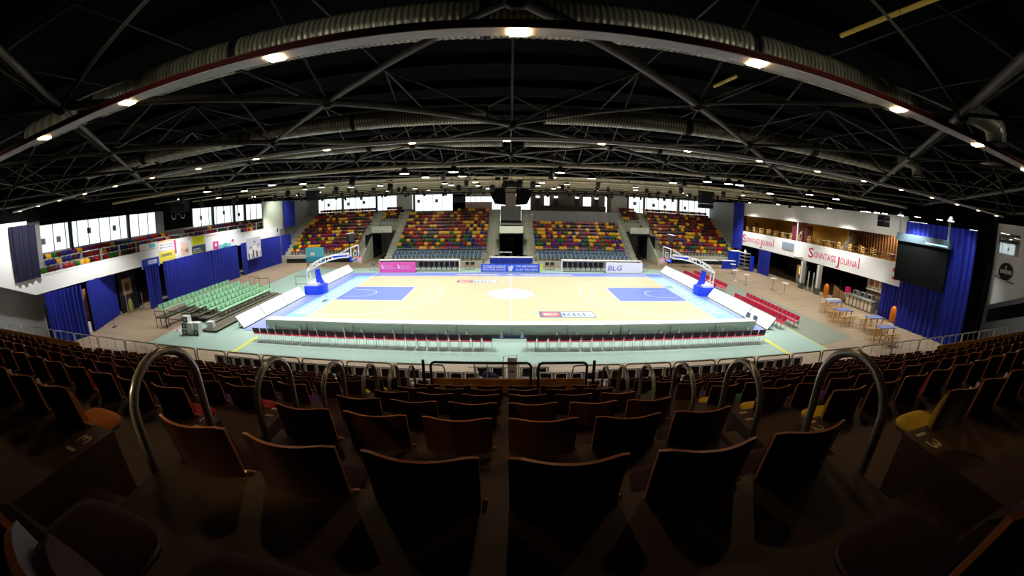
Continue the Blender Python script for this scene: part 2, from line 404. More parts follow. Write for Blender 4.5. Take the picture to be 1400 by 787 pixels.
window((-37.3,-15.3),(-37.3,.2),6.2,8.45,12,(.285,.74),((.1,.3),(.2,.3),(.42,.45),(.62,.4)))
window((-37.3,6.3),(-37.3,22.0),6.2,8.45,10,(.25,.545,.71),((.1,.35),(.4,.5),(.62,.3)))
# ---------------- right side: white gallery front ------------------------
XR=31.
b=MB()
b.box((XR,-10.2,2.93),(XR+.3,18.1,4.78),white)
b.box((XR,-10.2,6.88),(XR+.3,18.6,8.6),offwhite)
b.box((XR,17.75,4.7),(XR+.3,18.7,8.6),white)
b.box((XR+.3,-10.2,2.93),(XR+8,18.4,3.15),offwhite)
struct(b.build('wall_right_fascia'))
b=MB(); och=mat('ochre_wall',(186,146,62),.8,var=.1); slat=mat('dark_slats',(62,40,26),.6)
g_=MB(); g_.box((XR+.3,-12,4.4),(XR+7.6,18.2,4.55),mat('gallery_floor',(120,86,40),.5)); struct(g_.build('floor_gallery'))
b.box((XR+7.6,1.2,4.4),(XR+7.8,18.3,7.6),och)
b.box((XR+4.6,-12.,4.5),(XR+4.8,1.0,7.6),slat)
for i in range(34): b.box((XR+4.5,-11.8+i*.38,4.5),(XR+4.6,-11.7+i*.38,7.5),mat('slat_light',(150,100,60),.6))
b.box((XR+.3,18.2,4.4),(XR+7.8,18.35,8.4),och)
g_=MB(); g_.box((XR+.3,-12,7.6),(XR+7.8,18.3,7.75),mat('gallery_ceiling',(150,130,90),.8)); struct(g_.build('ceiling_gallery'))
struct(b.build('wall_gallery'))
b=MB(); b.box((XR+.2,5.0,4.75),(XR+.35,5.12,6.9),white); struct(b.build('trim_2'))
b=MB(); wine=mat('wine_panel',(92,18,44),.6)
b.box((XR+1.0,4.4,4.55),(XR+1.1,5.1,6.9),wine);b.box((XR+.7,5.3,4.55),(XR+.8,6.6,6.9),wine);b.box((XR+.9,17.2,4.55),(XR+1.0,17.7,6.9),wine)
struct(b.build('trim_3'))
b=MB()
b.box((XR+7.6,-12,-.01),(XR+7.9,19,2.93),roofblack); b.box((XR+.3,18.9,-.01),(XR+7.9,19.1,2.95),roofblack); b.box((XR+.3,-12.2,-.01),(XR+7.9,-12,8.6),roofblack); b.box((XR+.1,18.3,2.9),(XR+8,18.6,12.4),roofblack)
b.box((XR+4.5,7.2,-.01),(XR+4.8,11.5,2.93),black)
b.box((XR,11.8,-.01),(XR+.2,12.2,2.93),black)
struct(b.build('wall_right'))
b=MB()
b.prism([(-17.95,3.4),(-17.95,8.95),(-30.5,8.95)],0,32,32.25,offwhite)
b.box((32,-39,8.95),(32.25,-17.9,12.4),roofblack); b.box((33.4,-39,-.01),(33.6,-16.5,12.4),wallgrey)
b.box((32,-17.8,-.01),(32.15,-16.3,9),darkgrey)
b.box((XR+.1,-17.8,8.5),(XR+.4,19,12.4),roofblack)
struct(b.build('wall_right_end'))
# ================================================================== FAR STAND
RY,RZ=.75,.41
def ry(k): return 18.3+RY*k
def tz(k): return .96+RZ*k
def steps(b,x0,x1,k0,k1,m,yend=None):
    for k in range(k0,k1+1):
        b.box((x0,ry(k)-.60,-.01 if k==k0 else tz(k)-.5),(x1,(yend or 28.) if k==k1 else ry(k)+.18,tz(k)),m)
def stair(name,x0,x1,k1):
    b=MB(); nos=mat('stair_nosing',(226,232,190),.6)
    b.box((x0,16.2,-.01),(x1,17.75,.35),standcon); b.box((x0,16.9,.3),(x1,17.75,.66),standcon)
    for k in range(0,k1+1):
        for h in(0,1):
            z=tz(k)+h*RZ/2-RZ/2+.2; y=ry(k)-.6+h*RY/2
            b.box((x0,y,z-.6),(x1,y+RY/2+.02,z),standcon)
            xm=(x0+x1)/2; b.box((xm-.11,y-.01,z-.03),(xm+.11,y+.07,z+.006),nos)
    return struct(b.build(name))
b=MB()
BLK={'midleft':(-14.5,-2.8,11),'midright':(3.0,15.0,7),'left':(-30.2,-19.8,12),'right':(19.7,31.2,12)}
steps(b,-14.5,-2.8,0,11,standcon); steps(b,3.0,15.0,0,7,standcon,24.9)
steps(b,-31.8,-19.8,0,12,standcon); steps(b,19.7,31.8,0,12,standcon)
steps(b,-18.5,-15.7,9,12,standcon); steps(b,15.9,18.5,9,12,standcon)
struct(b.build('grandstand'))
for i,(x0,x1,k1) in enumerate([(-2.75,-1.4,12),(1.6,2.95,12),(-19.75,-18.55,12),(-15.65,-14.55,12),(15.05,15.85,12),(18.55,19.65,12)]): stair('stairs',x0,x1,k1)
# exits under the stand
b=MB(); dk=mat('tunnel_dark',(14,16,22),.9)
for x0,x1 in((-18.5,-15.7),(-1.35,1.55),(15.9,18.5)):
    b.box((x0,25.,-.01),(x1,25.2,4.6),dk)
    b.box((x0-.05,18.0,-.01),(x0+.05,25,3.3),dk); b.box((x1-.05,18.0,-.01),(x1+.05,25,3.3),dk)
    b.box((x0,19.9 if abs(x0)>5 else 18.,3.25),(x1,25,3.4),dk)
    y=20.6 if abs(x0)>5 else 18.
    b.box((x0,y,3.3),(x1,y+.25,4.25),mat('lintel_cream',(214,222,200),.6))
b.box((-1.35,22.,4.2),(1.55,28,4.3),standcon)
# slanting side walls of the two outer exits
for s,x in((-1,-18.5),(1,18.45)):
    b.prism([(16.0,-.01),(16.0,.5),(20.6,3.3),(20.6,-.01)],0,x-.08,x+.08,mat('lintel_cream',(214,222,200),.6))
struct(b.build('wall_exit'))
b=MB(); 
for pts in ([(-.25,1.2),(-.25,2.5),(.3,2.5),(.3,1.2)],[(-.1,1.4),(.2,2.2)],[(-.1,2.2),(.1,1.9)]):
    b.path([(x,24.9,z) for x,z in pts],.03,mat('pale_line',(190,196,190),.5),5)
tag(b.build('wall_drawing'),'pale line drawing on the dark wall of the centre exit','drawing')
# folding stadium seats -------------------------------------------------
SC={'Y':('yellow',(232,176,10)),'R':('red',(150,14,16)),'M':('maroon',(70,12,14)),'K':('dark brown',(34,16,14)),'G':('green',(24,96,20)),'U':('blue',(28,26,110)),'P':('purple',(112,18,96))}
def seat_geom(b,m,w=.44,dark=None):
    P=[]
    for i in range(4):
        t=i/3; P.append([(-w/2+w*j/4, .02+.10*t-.05*(1-abs(j-2)/2)*.0+.035*(1-((j-2)/2)**2), .46+.35*t) for j in range(5)])
    b.grid(P,m,True,(0,.03,0))
    b.prism([(-.10,.44),(-.13,.60),(-.10,.74),(-.06,.73),(-.05,.44)],0,-w/2,w/2,m)
    b.box((-.03,-.05,.0),(.03,.08,.50),darkgrey)
SEATM={}
for c,(nm,rgb) in SC.items():
    b=MB(); seat_geom(b,mat('plastic_'+nm.replace(' ','_'),rgb,.4,var=.08)); SEATM[c]=b.mesh('stadium_chair')
MID=['YYPRUMYYPGYPPGRPUGYYUPPR','GGUYUPURPPPUGUYPGRGRYUYU','UGRGRUGGPPYYUGYYRGRRUPUR','UMYRUYRYRUYMRGYYYRGUGGYU']
ML=['GGUUGPYYRYGRRPPRUUGUUUPR','YUMGMRRYRMYGRPPGURYUPRRR'[:24],'GGYUGRMGGUGYKGGYRGUURRGM','YKMRRKGKKYRRRRKYMGUYRYRY']
def rowcol(block,k,i,n):
    if block=='midleft' and k<4: return ML[k][min(i,23)]
    if block=='midright' and k<4: return MID[k][min(i,23)]
    h=random.random()
    if k<5: return 'Y' if h<.28 else 'R' if h<.55 else 'M' if h<.7 else 'G' if h<.82 else 'U' if h<.92 else 'P'
    return 'Y' if h<.24 else 'R' if h<.5 else 'M' if h<.78 else 'K'  # upper rows get darker colours, imitating the weaker light up there
BN={'midleft':'block left of the centre stairs','midright':'block right of the centre stairs','left':'far left block','right':'far right block'}
rest=MB(); nind=0
rows=[]
for blk,(x0,x1,kk) in BLK.items():
    for k in range(kk+1):
        a=x0
        if blk=='midleft' and k==11: a=-7.6
        if blk=='left': a=x0+.0+max(0,k-7)*.12
        n=int((x1-a-.1)/.5)
        rows.append((k,blk,[(a+.3+.5*i) for i in range(n)]))
for s,x0 in(('L',-18.4),('R',16.0)):
    for k in range(9,13): rows.append((k,'small'+s,[x0+.3+.48*i for i in range(5)]))
rows.sort(key=lambda r:(r[0],r[1]))
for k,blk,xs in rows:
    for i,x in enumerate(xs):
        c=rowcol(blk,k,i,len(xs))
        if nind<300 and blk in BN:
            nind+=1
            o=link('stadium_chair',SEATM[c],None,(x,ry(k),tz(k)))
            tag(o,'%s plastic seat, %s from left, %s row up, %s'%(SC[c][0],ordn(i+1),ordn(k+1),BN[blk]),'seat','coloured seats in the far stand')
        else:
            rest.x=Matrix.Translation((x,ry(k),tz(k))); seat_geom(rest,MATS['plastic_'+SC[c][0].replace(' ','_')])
rest.x=None
o=rest.build('stadium_seating'); tag(o,'dark red, yellow and brown seats filling the upper rows of the far stand','seating','coloured seats in the far stand'); stuff(o)
# two rows of blue-grey fold-up seats on the floor tribune
bgm=mat('plastic_slate',(70,100,128),.45,var=.1)
b=MB(); 
for blk,(x0,x1) in(('l',(-14.4,-3.3)),('r',(3.2,14.6))):
    b.box((x0,15.9,-.01),(x1,17.72,.62),standcon); b.box((x0,14.9,-.01),(x1,15.95,.30),standcon)
struct(b.build('tribune_step'))
b=MB(); seat_geom(b,bgm,.41); b.box((-.26,-.2,.3),(-.235,.12,.72),white); sm=b.mesh('slate_seat')
for nm,x0 in(('left',-14.1),('right',3.5)):
    for r in(0,1):
        for i in range(22):
            o=link('tribune_chair',sm,None,(x0+.5*i,15.75+.95*r,.30+.32*r))
            tag(o,'blue-grey fold-up seat, %s from left, %s row of the low tribune %s of centre'%(ordn(i+1),('front','back')[r],nm),'seat','blue-grey seats behind the benches')
# rails in front of the coloured rows
def railing(name,label,pts,h,mid=1,m=railwhite,r=.025,group=None,post=2.0):
    b=MB(); P=[Vector(p) for p in pts]
    o=None
    b.path([p+Vector((0,0,h)) for p in P],r,m,6)
    for j in range(mid): b.path([p+Vector((0,0,h*(j+1)/(mid+1))) for p in P],r*.7,m,5)
    o=b.build(name); tag(o,label,'railing',group)
    for a,c in zip(P,P[1:]):
        L=(c-a).length; n=max(1,round(L/post))
        for i in range(n+(1 if c==P[-1] else 0)):
            q=MB(); p=a+(c-a)*(i/n); q.tube(p,p+Vector((0,0,h)),r*.9,m,6); q.build('post',o)
    return o
for nm,x0,x1 in(('left of centre',-14.5,-2.8),('right of centre',3.0,15.0),('of the far left block',-30.2,-19.8),('of the far right block',19.7,31.2)):
    railing('railing','white rail before the lowest coloured seat row '+nm,[(x0,17.72,.96),(x1,17.72,.96)],.62,1,group='rails of the far stand')
for nm,xs in(('left',(-19.75,-18.5)),('right',(18.5,19.65)),):
    for x in xs: railing('stair_rail','slanted white handrail %s of the %s exit stairs'%('left' if x==xs[0] else 'right',nm),[(x,16.3,.3),(x,21.0,2.7)],.9,1,post=1.5,group='stair handrails')
for x,nm in((-1.4,'left'),(1.6,'right'),(-2.8,'outer left'),(3.0,'outer right')):
    railing('stair_rail','slanted white handrail, %s one of the centre stairs'%nm,[(x+(.06 if x in(-1.4,3.0) else -.06)*(-1 if x in (-2.8,1.6) else 1)*0+(.08 if abs(x)>2 and x<0 else -.08 if x>2 else 0),17.9,1.0),(x+(.08 if abs(x)>2 and x<0 else -.08 if x>2 else 0),25.5,5.2)],.85,1,post=2.4,group='stair handrails')
railing('railing','white rail closing the platform above the left exit',[(-18.5,21,4.25),(-15.7,21,4.25)],.9,2,group='rails of the far stand')
railing('railing','white rail closing the platform above the right exit',[(15.9,21,4.25),(18.5,21,4.25)],.9,2,group='rails of the far stand')
# fascia under outer blocks
b=MB()
for x0,x1 in((-30.4,-19.8),(19.7,31.4)):
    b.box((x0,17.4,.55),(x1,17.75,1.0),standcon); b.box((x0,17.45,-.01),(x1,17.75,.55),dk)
struct(b.build('trim_4'))
# centre platform: blue skirted table, two chairs behind, white frame
b=MB(); b.box((-2.9,13.2,-.01),(3.1,15.6,.30),standcon); struct(b.build('stage'))
t=thing('press_table','long press table with white top and blue cloth skirt before centre exit','table',(0.1,13.7,.30))
b=MB(); b.box((-2.4,-.35,.72),(2.4,.35,.78),white); b.build('table_top',t)
b=MB(); P=[[(-2.4+4.8*j/96,-.36-.02*math.sin(j*1.7),.1+.62*i) for j in range(97)] for i in range(2)]; b.grid(P,curtblue,True,(0,.02,0)); b.build('skirt',t)
for i in(-2.2,2.2):
    q=MB(); q.box((i-.03,-.3,0),(i+.03,.3,.72),alu); q.build('leg',t)
def simple_chair(b,seat,frame,w=.44,h=.82,back=None):
    back=back or seat
    P=[[(-w/2+w*j/4,.20+.06*i/3+.025*(1-((j-2)/2)**2),.50+(h-.5)*i/3) for j in range(5)] for i in range(4)]
    b.grid(P,back,True,(0,.025,0))
    b.prism([(-.22,.43),(-.2,.46),(.18,.45),(.2,.42),(0,.41)],0,-w/2,w/2,seat)
    for sx in(-1,1):
        x=sx*(w/2-.02)
        b.path([(x,.22,h-.12),(x,.20,.42),(x,.24,0)],.013,frame,5)
        b.path([(x,.18,.42),(x,-.18,.42),(x,-.22,0)],.013,frame,5)
blackpl=mat('black_plastic',(14,14,16),.5)
b=MB(); simple_chair(b,blackpl,chrome); BCH=b.mesh('black_chair')
for i,x in enumerate((-1.6,-.8,.1,.9,1.7)):
    tag(link('conference_chair',BCH,None,(x,14.6,.30),0),'black chair, %s from left behind the blue press table'%ordn(i+1),'chair','chairs behind the press table')
t=thing('white_table','small white table standing in the mouth of the centre exit','table',(-.55,17.0,.3))
b=MB(); b.box((-.75,-.3,.86),(.75,.3,.92),white); b.build('table_top',t)
for x in(-.68,.68):
    q=MB(); q.box((x-.03,-.25,0),(x+.03,.25,.86),alu); q.build('leg',t)
# ================================================================== COURT EQUIPMENT
def hoop(s,label):
    t=thing('basketball_hoop',label,'basketball hoop',(0,0,.02))
    X=lambda x:s*x
    b=MB(); pl=[(17.5,-.85),(16.2,-.85),(15.85,-.55),(15.75,0),(15.85,.55),(16.2,.85),(17.5,.85)]
    b.prism([(X(x),y) for x,y in pl],2,0,.72,padblue); b.build('base_pad',t)
    b=MB(); b.prism([(X(17.3),-.6),(X(16.25),-.6),(X(16.1),0),(X(16.25),.6),(X(17.3),.6)],2,.72,.95,white); b.build('weight_cover',t)
    b=MB(); pts=[(16.55,.85),(16.0,.85),(16.25,1.25),(16.42,2.05),(16.6,2.05)]
    b.prism([(X(x),z) for x,z in pts],1,-.28,.28,padblue); b.build('front_pad',t)
    b=MB()
    for y in(-.3,.3):
        b.path([(X(17.35),y,.7),(X(17.42),y,2.0)],.06,white,8)
        b.path([(X(17.42),y,2.0),(X(16.9),y,2.5),(X(15.85),y,2.98),(X(14.7),y,3.22),(X(13.3),y,3.33)],.05,white,8)
        b.path([(X(17.4),y,1.9),(X(16.3),y,2.42),(X(15.2),y,2.82),(X(14.2),y,3.02),(X(13.3),y,3.08)],.05,white,8)
        for a,c in(((16.75,2.58),(16.3,2.42)),((16.2,2.83),(16.25,2.44)),((15.5,3.06),(15.5,2.72)),((14.8,3.2),(14.8,2.92)),((17.3,1.2),(16.5,.8))):
            b.tube((X(a[0]),y,a[1]),(X(c[0]),y,c[1]),.035,white,6)
    for x,z in((17.42,2.0),(15.85,2.98),(14.7,3.22),(13.4,3.3),(15.2,2.82)): b.tube((X(x),-.3,z),(X(x),.3,z),.04,white,6)
    b.tube((X(14.4),-.25,3.25),(X(12.95),-.7,3.9),.03,white,6); b.tube((X(14.4),.25,3.25),(X(12.95),.7,3.9),.03,white,6)
    b.build('arm',t)
    b=MB(); b.box((X(14.9),-.16,3.0),(X(13.6),.16,3.14),padblue); b.build('arm_pad',t)
    b=MB()
    f=white
    b.box((X(12.8),-.9,2.9),(X(12.86),.9,2.97),f);b.box((X(12.8),-.9,3.88),(X(12.86),.9,3.95),f)
    b.box((X(12.8),-.9,2.9),(X(12.86),-.83,3.95),f);b.box((X(12.8),.83,2.9),(X(12.86),.9,3.95),f)
    for a in((-.3,-.26),(.26,.3)): b.box((X(12.8),a[0],3.1),(X(12.83),a[1],3.55),f)
    b.box((X(12.8),-.3,3.5),(X(12.83),.3,3.55),f); b.box((X(12.8),-.3,3.1),(X(12.83),.3,3.14),f)
    o=b.build('backboard_frame',t)
    g=MB(); g.box((X(12.82),-.84,2.96),(X(12.835),.84,3.89),glass('backboard_glass',(.9,.96,.94),.12)); g.build('backboard_glass',o)
    b=MB(); b.box((X(12.78),-.9,2.82),(X(12.9),.9,2.9),padblue); b.box((X(12.78),-.95,2.82),(X(12.9),-.88,3.2),padblue);b.box((X(12.78),.88,2.82),(X(12.9),.95,3.2),padblue); b.build('board_pad',t)
    cx=X(12.425); b=MB(); b.path([(cx+.225*math.cos(w),.225*math.sin(w),3.05) for w in [2*PI*i/20 for i in range(20)]],.012,mat('rim_orange',(220,70,40),.4),6,closed=True)
    b.box((X(12.8),-.08,3.0),(X(12.62),.08,3.07),mat('rim_orange',(220,70,40),.4)); r=b.build('rim',t)
    b=MB(); netm=mat('net_cord',(238,170,180),.8)
    for k in range(12):
        for d in(-1,1):
            pts=[]
            for i in range(5):
                w=2*PI*(k+d*i*.5)/12; rr=.22-.09*i/4; pts.append((cx+rr*math.cos(w),rr*math.sin(w),3.04-.45*i/4))
            b.path(pts,.008,netm,4)
    b.build('net',r)
    b=MB(); x0=13.3; b.box((X(13.1),-.55,4.42),(X(13.28),.55,4.98),black); b.box((X(13.08),-.6,4.98),(X(13.3),.6,5.02),white); b.tube((X(13.3),0,3.3),(X(13.3),0,4.45),.05,black,6); b.build('shot_clock',t)
    return t
hoop(-1,'basketball hoop with blue padded base at the left baseline')
hoop(1,'basketball hoop with blue padded base at the right baseline')
# white LED advertising boards along both ends
def ledboard(s,y0,y1,label):
    xb=-17.22 if s<0 else 16.47
    t=thing('advertising_board',label,'advertising board',(xb,(y0+y1)/2,0),group='white boards behind the '+('left' if s<0 else 'right')+' baseline')
    h=(y1-y0)/2-.045
    def P(u,z): return (s*(.02+u),z)
    b=MB(); b.prism([(s*.03,.06),(s*.68,.80),(s*.72,.77),(s*.09,.03)],1,-h,h,ledwhite); b.build('face',t)
    b=MB()
    b.prism([(s*.0,.0),(s*.03,.06),(s*.12,.03),(s*.12,.0)],1,-h,h,black); b.prism([(s*.09,.03),(s*.72,.77),(s*.74,.74),(s*.13,.01)],1,-h,h,darkgrey)
    b.build('frame',t)
    for y in(-h*.7,h*.7):
        q=MB(); q.tube((s*.68,y,.7),(s*.8,y,0),.02,darkgrey,6); q.build('strut',t)
PN=['nearest','second','third','fourth','fifth','farthest']
for s,seg in((-1,[(-10.35,-7.4),(-7.38,-4.2),(-4.18,-1.1),(1.9,4.9),(4.92,7.85),(7.87,10.4)]),(1,[(-10.2,-7.22),(-7.2,-4.02),(-4.0,-.95),(1.6,4.66),(4.68,7.6),(7.62,10.6)])):
    for i,(a,c) in enumerate(seg): ledboard(s,a,c,'white tilted advertising board, %s one along the %s baseline'%(PN[i],'left' if s<0 else 'right'))
# scorers' tables seen from behind
gp=mat('table_back_grey',(186,196,188),.5,var=.06)
for i in range(10):
    x=-15.15+3.035*i
    t=thing('scorer_table','long white-topped scorers table with grey back, %s from left along near sideline'%ordn(i+1),'table',(x+1.5,-10.2,.02),group='scorers tables')
    b=MB(); b.box((-1.505,-.38,.72),(1.505,.28,.77),white); b.box((-1.505,-.40,.69),(1.505,-.37,.775),white); b.build('table_top',t)
    b=MB(); b.prism([(-.37,.69),(-.33,.69),(-.10,.08),(-.14,.08)],0,-1.512,1.512,gp); b.box((-1.517,-.36,.1),(-1.505,-.3,.69),darkgrey); b.build('back_panel',t)
    b=MB(); b.box((-1.46,.22,.10),(1.46,.28,.70),ledwhite); b.build('front_face',t)
    for xx in(-.95,.95):
        q=MB(); q.prism([(xx-.03,.42),(xx+.03,.42),(xx+.1,.0),(xx-.1,.0)],1,-.36,-.30,white); q.build('leg',t)
# chair rows
redseat=mat('red_plastic',(196,20,72),.45); redback=mat('dark_red_back',(52,8,18),.55); pinkseat=mat('crimson_plastic',(190,16,66),.45)
b=MB(); simple_chair(b,redseat,chrome,.47,.82,redback); RC=b.mesh('row_chair')
for nm,x0 in(('left',-14.72),('right',.98)):
    for i in range(25):
        tag(link('row_chair',RC,None,(x0+.562*i,-12.1,.004),PI),'dark red chair behind scorers tables, %s from left in the %s group'%(ordn(i+1),nm),'chair','chairs behind the scorers tables')
b=MB(); simple_chair(b,pinkseat,chrome,.46,.82); SC2=b.mesh('side_chair')
for grp,y0 in(('near',-9.85),('far',.75)):
    for r,x in(('front',17.9),('back',19.15)):
        for i in range(14):
            tag(link('side_chair',SC2,None,(x,y0+.52*i+(0 if r=='back' else -.05),0),-PI/2),'crimson chair, %s from near end, %s row of the %s block right of court'%(ordn(i+1),r,grp),'chair','crimson chairs right of the court')
for x,y,l in((18.0,-10.3,'front'),(19.2,-10.2,'back')):
    b=MB(); b.box((x-.14,y,.35),(x+.14,y+.01,.62),white); b.path([(x-.06,y-.004,.5),(x+.05,y-.004,.42),(x+.05,y-.004,.56),(x-.06,y-.004,.5)],.012,darkgrey,4)
    tag(b.build('row_sign'),'small white row sign at the near end of %s crimson row'%l,'sign','row signs')
slate=mat('slate_plastic',(84,104,120),.5)
b=MB(); simple_chair(b,slate,chrome,.46,.84); SL=b.mesh('slate_chair')
for x,y,r,l in((15.4,-8.9,-PI/2,'farther of two by the near right board'),(15.45,-9.7,-PI/2,'nearer of two by the near right board'),(-15.2,10.9,0,'left of the pink board'),(14.9,10.9,0,'right of the white lettered board')):
    tag(link('slate_chair',SL,None,(x,y,.02),r),'grey-blue plastic chair, '+l,'chair')
# team benches and boards at the far sideline
def bench(x0,x1,sx,label,nm):
    t=thing('team_bench',label,'bench',((x0+x1)/2,10.5,0)); h=(x1-x0)/2
    b=MB(); b.box((-h,.25,.3),(h,.30,1.22),railwhite); b.box((-h,-.3,1.18),(h,.32,1.26),white)
    for x in(-h,h): b.box((x-.05,-.3,0),(x+.05,.32,1.26),white)
    b.build('shelter',t)
    b=MB(); b.box((-h,-.25,.1),(h,.25,.16),standcon); b.build('deck',t)
    for i,x in enumerate(sx):
        q=MB(); q.x=Matrix.Translation((x-(x0+x1)/2,0,.1)); 
        P=[[(-.22+.11*j,.1+.05*k/2,.42+.46*k/2) for j in range(5)] for k in range(3)]
        q.grid(P,blackpl,True,(0,.04,0)); q.prism([(-.25,.4),(-.25,.45),(.1,.44),(.1,.38)],0,-.22,.22,blackpl); q.box((-.03,-.1,0),(.03,.05,.4),darkgrey); q.build('seat',t)
bench(-14.1,-5.35,[-9.55+.56*i for i in range(8)],'white team bench shelter with black seats beside the pink board','l')
bench(5.4,14.1,[5.75+.56*i for i in range(8)],'white team bench shelter with black seats beside the white lettered board','r')
def board(name,label,x0,x1,y,z0,z1,m):
    b=MB(); b.box((x0,y,z0),(x1,y+.12,z1),m); b.box((x0,y+.12,0),(x0+.06,y+.5,z0+.1),darkgrey); b.box((x1-.06,y+.12,0),(x1,y+.5,z0+.1),darkgrey)
    o=b.build(name); return tag(o,label,'advertising board')
pink=mat('pink_board',(240,92,184),.4)
o=board('advertising_board','pink advertising board with white lettering at the far left corner',-13.95,-9.95,9.6,.03,1.1,pink)
b=MB()
for x in(-13.55,-11.75):
    b.box((x-.13,9.585,.45),(x+.13,9.59,.62),white); b.quad([(x-.08+.1*math.cos(a),9.588,.75+.1*math.sin(a)) for a in [2*PI*i/14 for i in range(14)]],white)
    text_into(b,'Sparkasse',white,(x+.22,9.59,.66),(1,0,0),(0,0,1),.13,.95,.004); text_into(b,'Bremerhaven',white,(x+.22,9.59,.42),(1,0,0),(0,0,1),.13,1.15,.004)
b.build('lettering',o)
jb=mat('bright_blue_board',(22,92,226),.4)
o=board('advertising_board','blue advertising board with white lettering at the far halfway line',-3.05,3.0,9.6,.1,.9,jb)
b=MB(); text_into(b,'JUNGHANS',white,(-2.85,9.59,.44),(1,0,0),(0,0,1),.36,2.35); b.box((-2.85,9.585,.26),(-.5,9.59,.32),white)
text_into(b,'WIR BEKOMMEN',white,(.5,9.59,.58),(1,0,0),(0,0,1),.2,2.3); text_into(b,'ALLES TROCKEN!',white,(.5,9.59,.24),(1,0,0),(0,0,1),.2,2.3)
b.quad([(x,9.588,z) for x,z in((-.2,.2),(.1,.18),(.22,.42),(.3,.72),(.1,.8),(-.05,.62),(-.28,.74),(-.22,.5))],white)
b.build('lettering',o)
b=MB(); b.prism([(3.0,.1),(3.22,.1),(3.34,.92),(3.05,.92)],1,9.6,9.72,mat('lime_edge',(206,236,70),.4)); b.build('end_cap',o)
o=board('advertising_board','white advertising board with grey-blue lettering at the far right corner',10.0,14.05,9.6,.06,1.16,ledwhite)
b=MB(); text_into(b,'BLG',mat('blg_grey_blue',(96,116,176),.5),(10.2,9.59,.32),(1,0,.0),(.18,0,1),.52,1.5); b.build('lettering',o)
for i,x in enumerate((-4.65,-4.1,3.95,4.5)):
    tag(link('conference_chair',BCH,None,(x,11.3,.0),0),'black chair at the far sideline, %s from left between the benches'%ordn(i+1),'chair','black chairs between the benches')
# green seating riser at the left
t=thing('seating_riser','stepped seating platform under the pale green chairs','platform',(-22,-6,0))
deck=mat('riser_deck',(96,88,76),.7); edge=mat('riser_edge',(150,170,130),.6)
for i,(x0,x1,y0,z) in enumerate([(-25.2,-24.05,-11.4,.80),(-24.05,-23.1,-9.6,.64),(-23.1,-22.15,-9.6,.5),(-22.15,-21.2,-9.6,.36),(-21.2,-20.2,-10.0,.24),(-20.2,-18.8,-11.5,.16)]):
    b=MB(); b.box((x0+22,y0+6,z-.1),(x1+22,5.0,z),deck); b.box((x1+22-.04,y0+6,z-.12),(x1+22,5.0,z+.01),edge); o=b.build('deck',t)
    for y in range(int(y0)+6,6,3):
        for x in(x0+22.1,x1+21.9):
            q=MB(); q.tube((x,y,0),(x,y,z-.1),.03,black,5); q.build('leg',o)
b=MB()
for (x0,x1,z0,h) in((-25.2,-24.1,.8,1.0),(-24.0,-22.2,.3,1.0)):
    b.path([(x0+22,-5.35,0),(x0+22,-5.35,z0+h),(x1+22,-5.35,z0+h*.9),(x1+22,-5.35,0)],.025,black,5); b.tube((x0+22,-5.35,z0+.4),(x1+22,-5.35,z0+.4),.02,black,5)
b.build('guard_rail',t)
gm=mat('pale_green_plastic',(150,206,164),.45,var=.05)
b=MB(); simple_chair(b,gm,alu,.46,.84); GC=b.mesh('green_chair')
for r,(x,y0,z,n) in enumerate([(-24.55,-11.0,.80,17),(-23.5,-9.1,.64,14),(-22.55,-8.9,.5,14),(-21.6,-8.7,.36,14),(-20.6,-8.6,.24,14)]):
    for i in range(n):
        tag(link('green_chair',GC,None,(x,y0+.53*i,z+.004),PI/2),'pale green chair, %s from near end, %s row from the back of riser'%(ordn(i+1),ordn(r+1)),'chair','green chairs on the riser')
for x0,x1,y,h,l in((-24.6,-22.8,1.5,1.0,'at the far end of the green chairs'),(-25.9,-24.7,2.4,1.0,'behind the other frame past the green chairs'),(-20.3,-18.6,2.5,1.0,'behind the left hoop')):
    b=MB(); b.path([(x0,y,0),(x0,y,h),(x1,y,h),(x1,y,0)],.022,black,5); b.tube((x0,y,.25),(x1,y,.25),.018,black,5); tag(b.build('barrier'),'thin black metal barrier frame '+l,'barrier')
# boxes
bxw=mat('carton_white',(226,232,226),.7); bxb=mat('carton_navy',(34,58,92),.6)
BX=[(-21.15,-12.1,0,.5,'bottom left'),(-20.6,-12.05,0,.52,'bottom right'),(-21.12,-12.05,.42,.5,'middle left'),(-20.58,-12.1,.42,.5,'middle right'),(-20.9,-12.08,.84,.5,'top'),(-19.75,-10.9,.168,.5,'on the platform beside it'),(-20.03,-12.05,0,.5,'bottom at the court side'),(-20.02,-12.0,.42,.5,'upper at the court side')]
for i,(x,y,z,w_,l) in enumerate(BX):
    b=MB(); r=.06*(i%3); z+=.004*(z>0)
    b.x=Matrix.Translation((x,y,z))@Matrix.Rotation(r,4,'Z'); b.box((-w_/2,-.2,0),(w_/2,.2,.4),bxw)
    if i%2==0: b.box((-w_/2+.03,-.205,.04),(w_/2-.06,-.2,.34),bxb); b.quad([(-.02+.09*math.cos(a),-.207,.19+.09*math.sin(a)) for a in [2*PI*k/12 for k in range(12)]],bxw)
    tag(b.build('carton'),'white and navy carton in the pile by the green chairs, '+l,'box','cartons in the pile')
b=MB(); b.box((-22.9,-11.9,0),(-22.2,-11.5,.05),mat('pale_paper',(230,214,220),.8)); b.box((-22.7,-11.8,.05),(-22.45,-11.6,.07),magenta); tag(b.build('flat_parcel'),'small pale flat parcel with pink patch lying beside the carton pile','parcel')
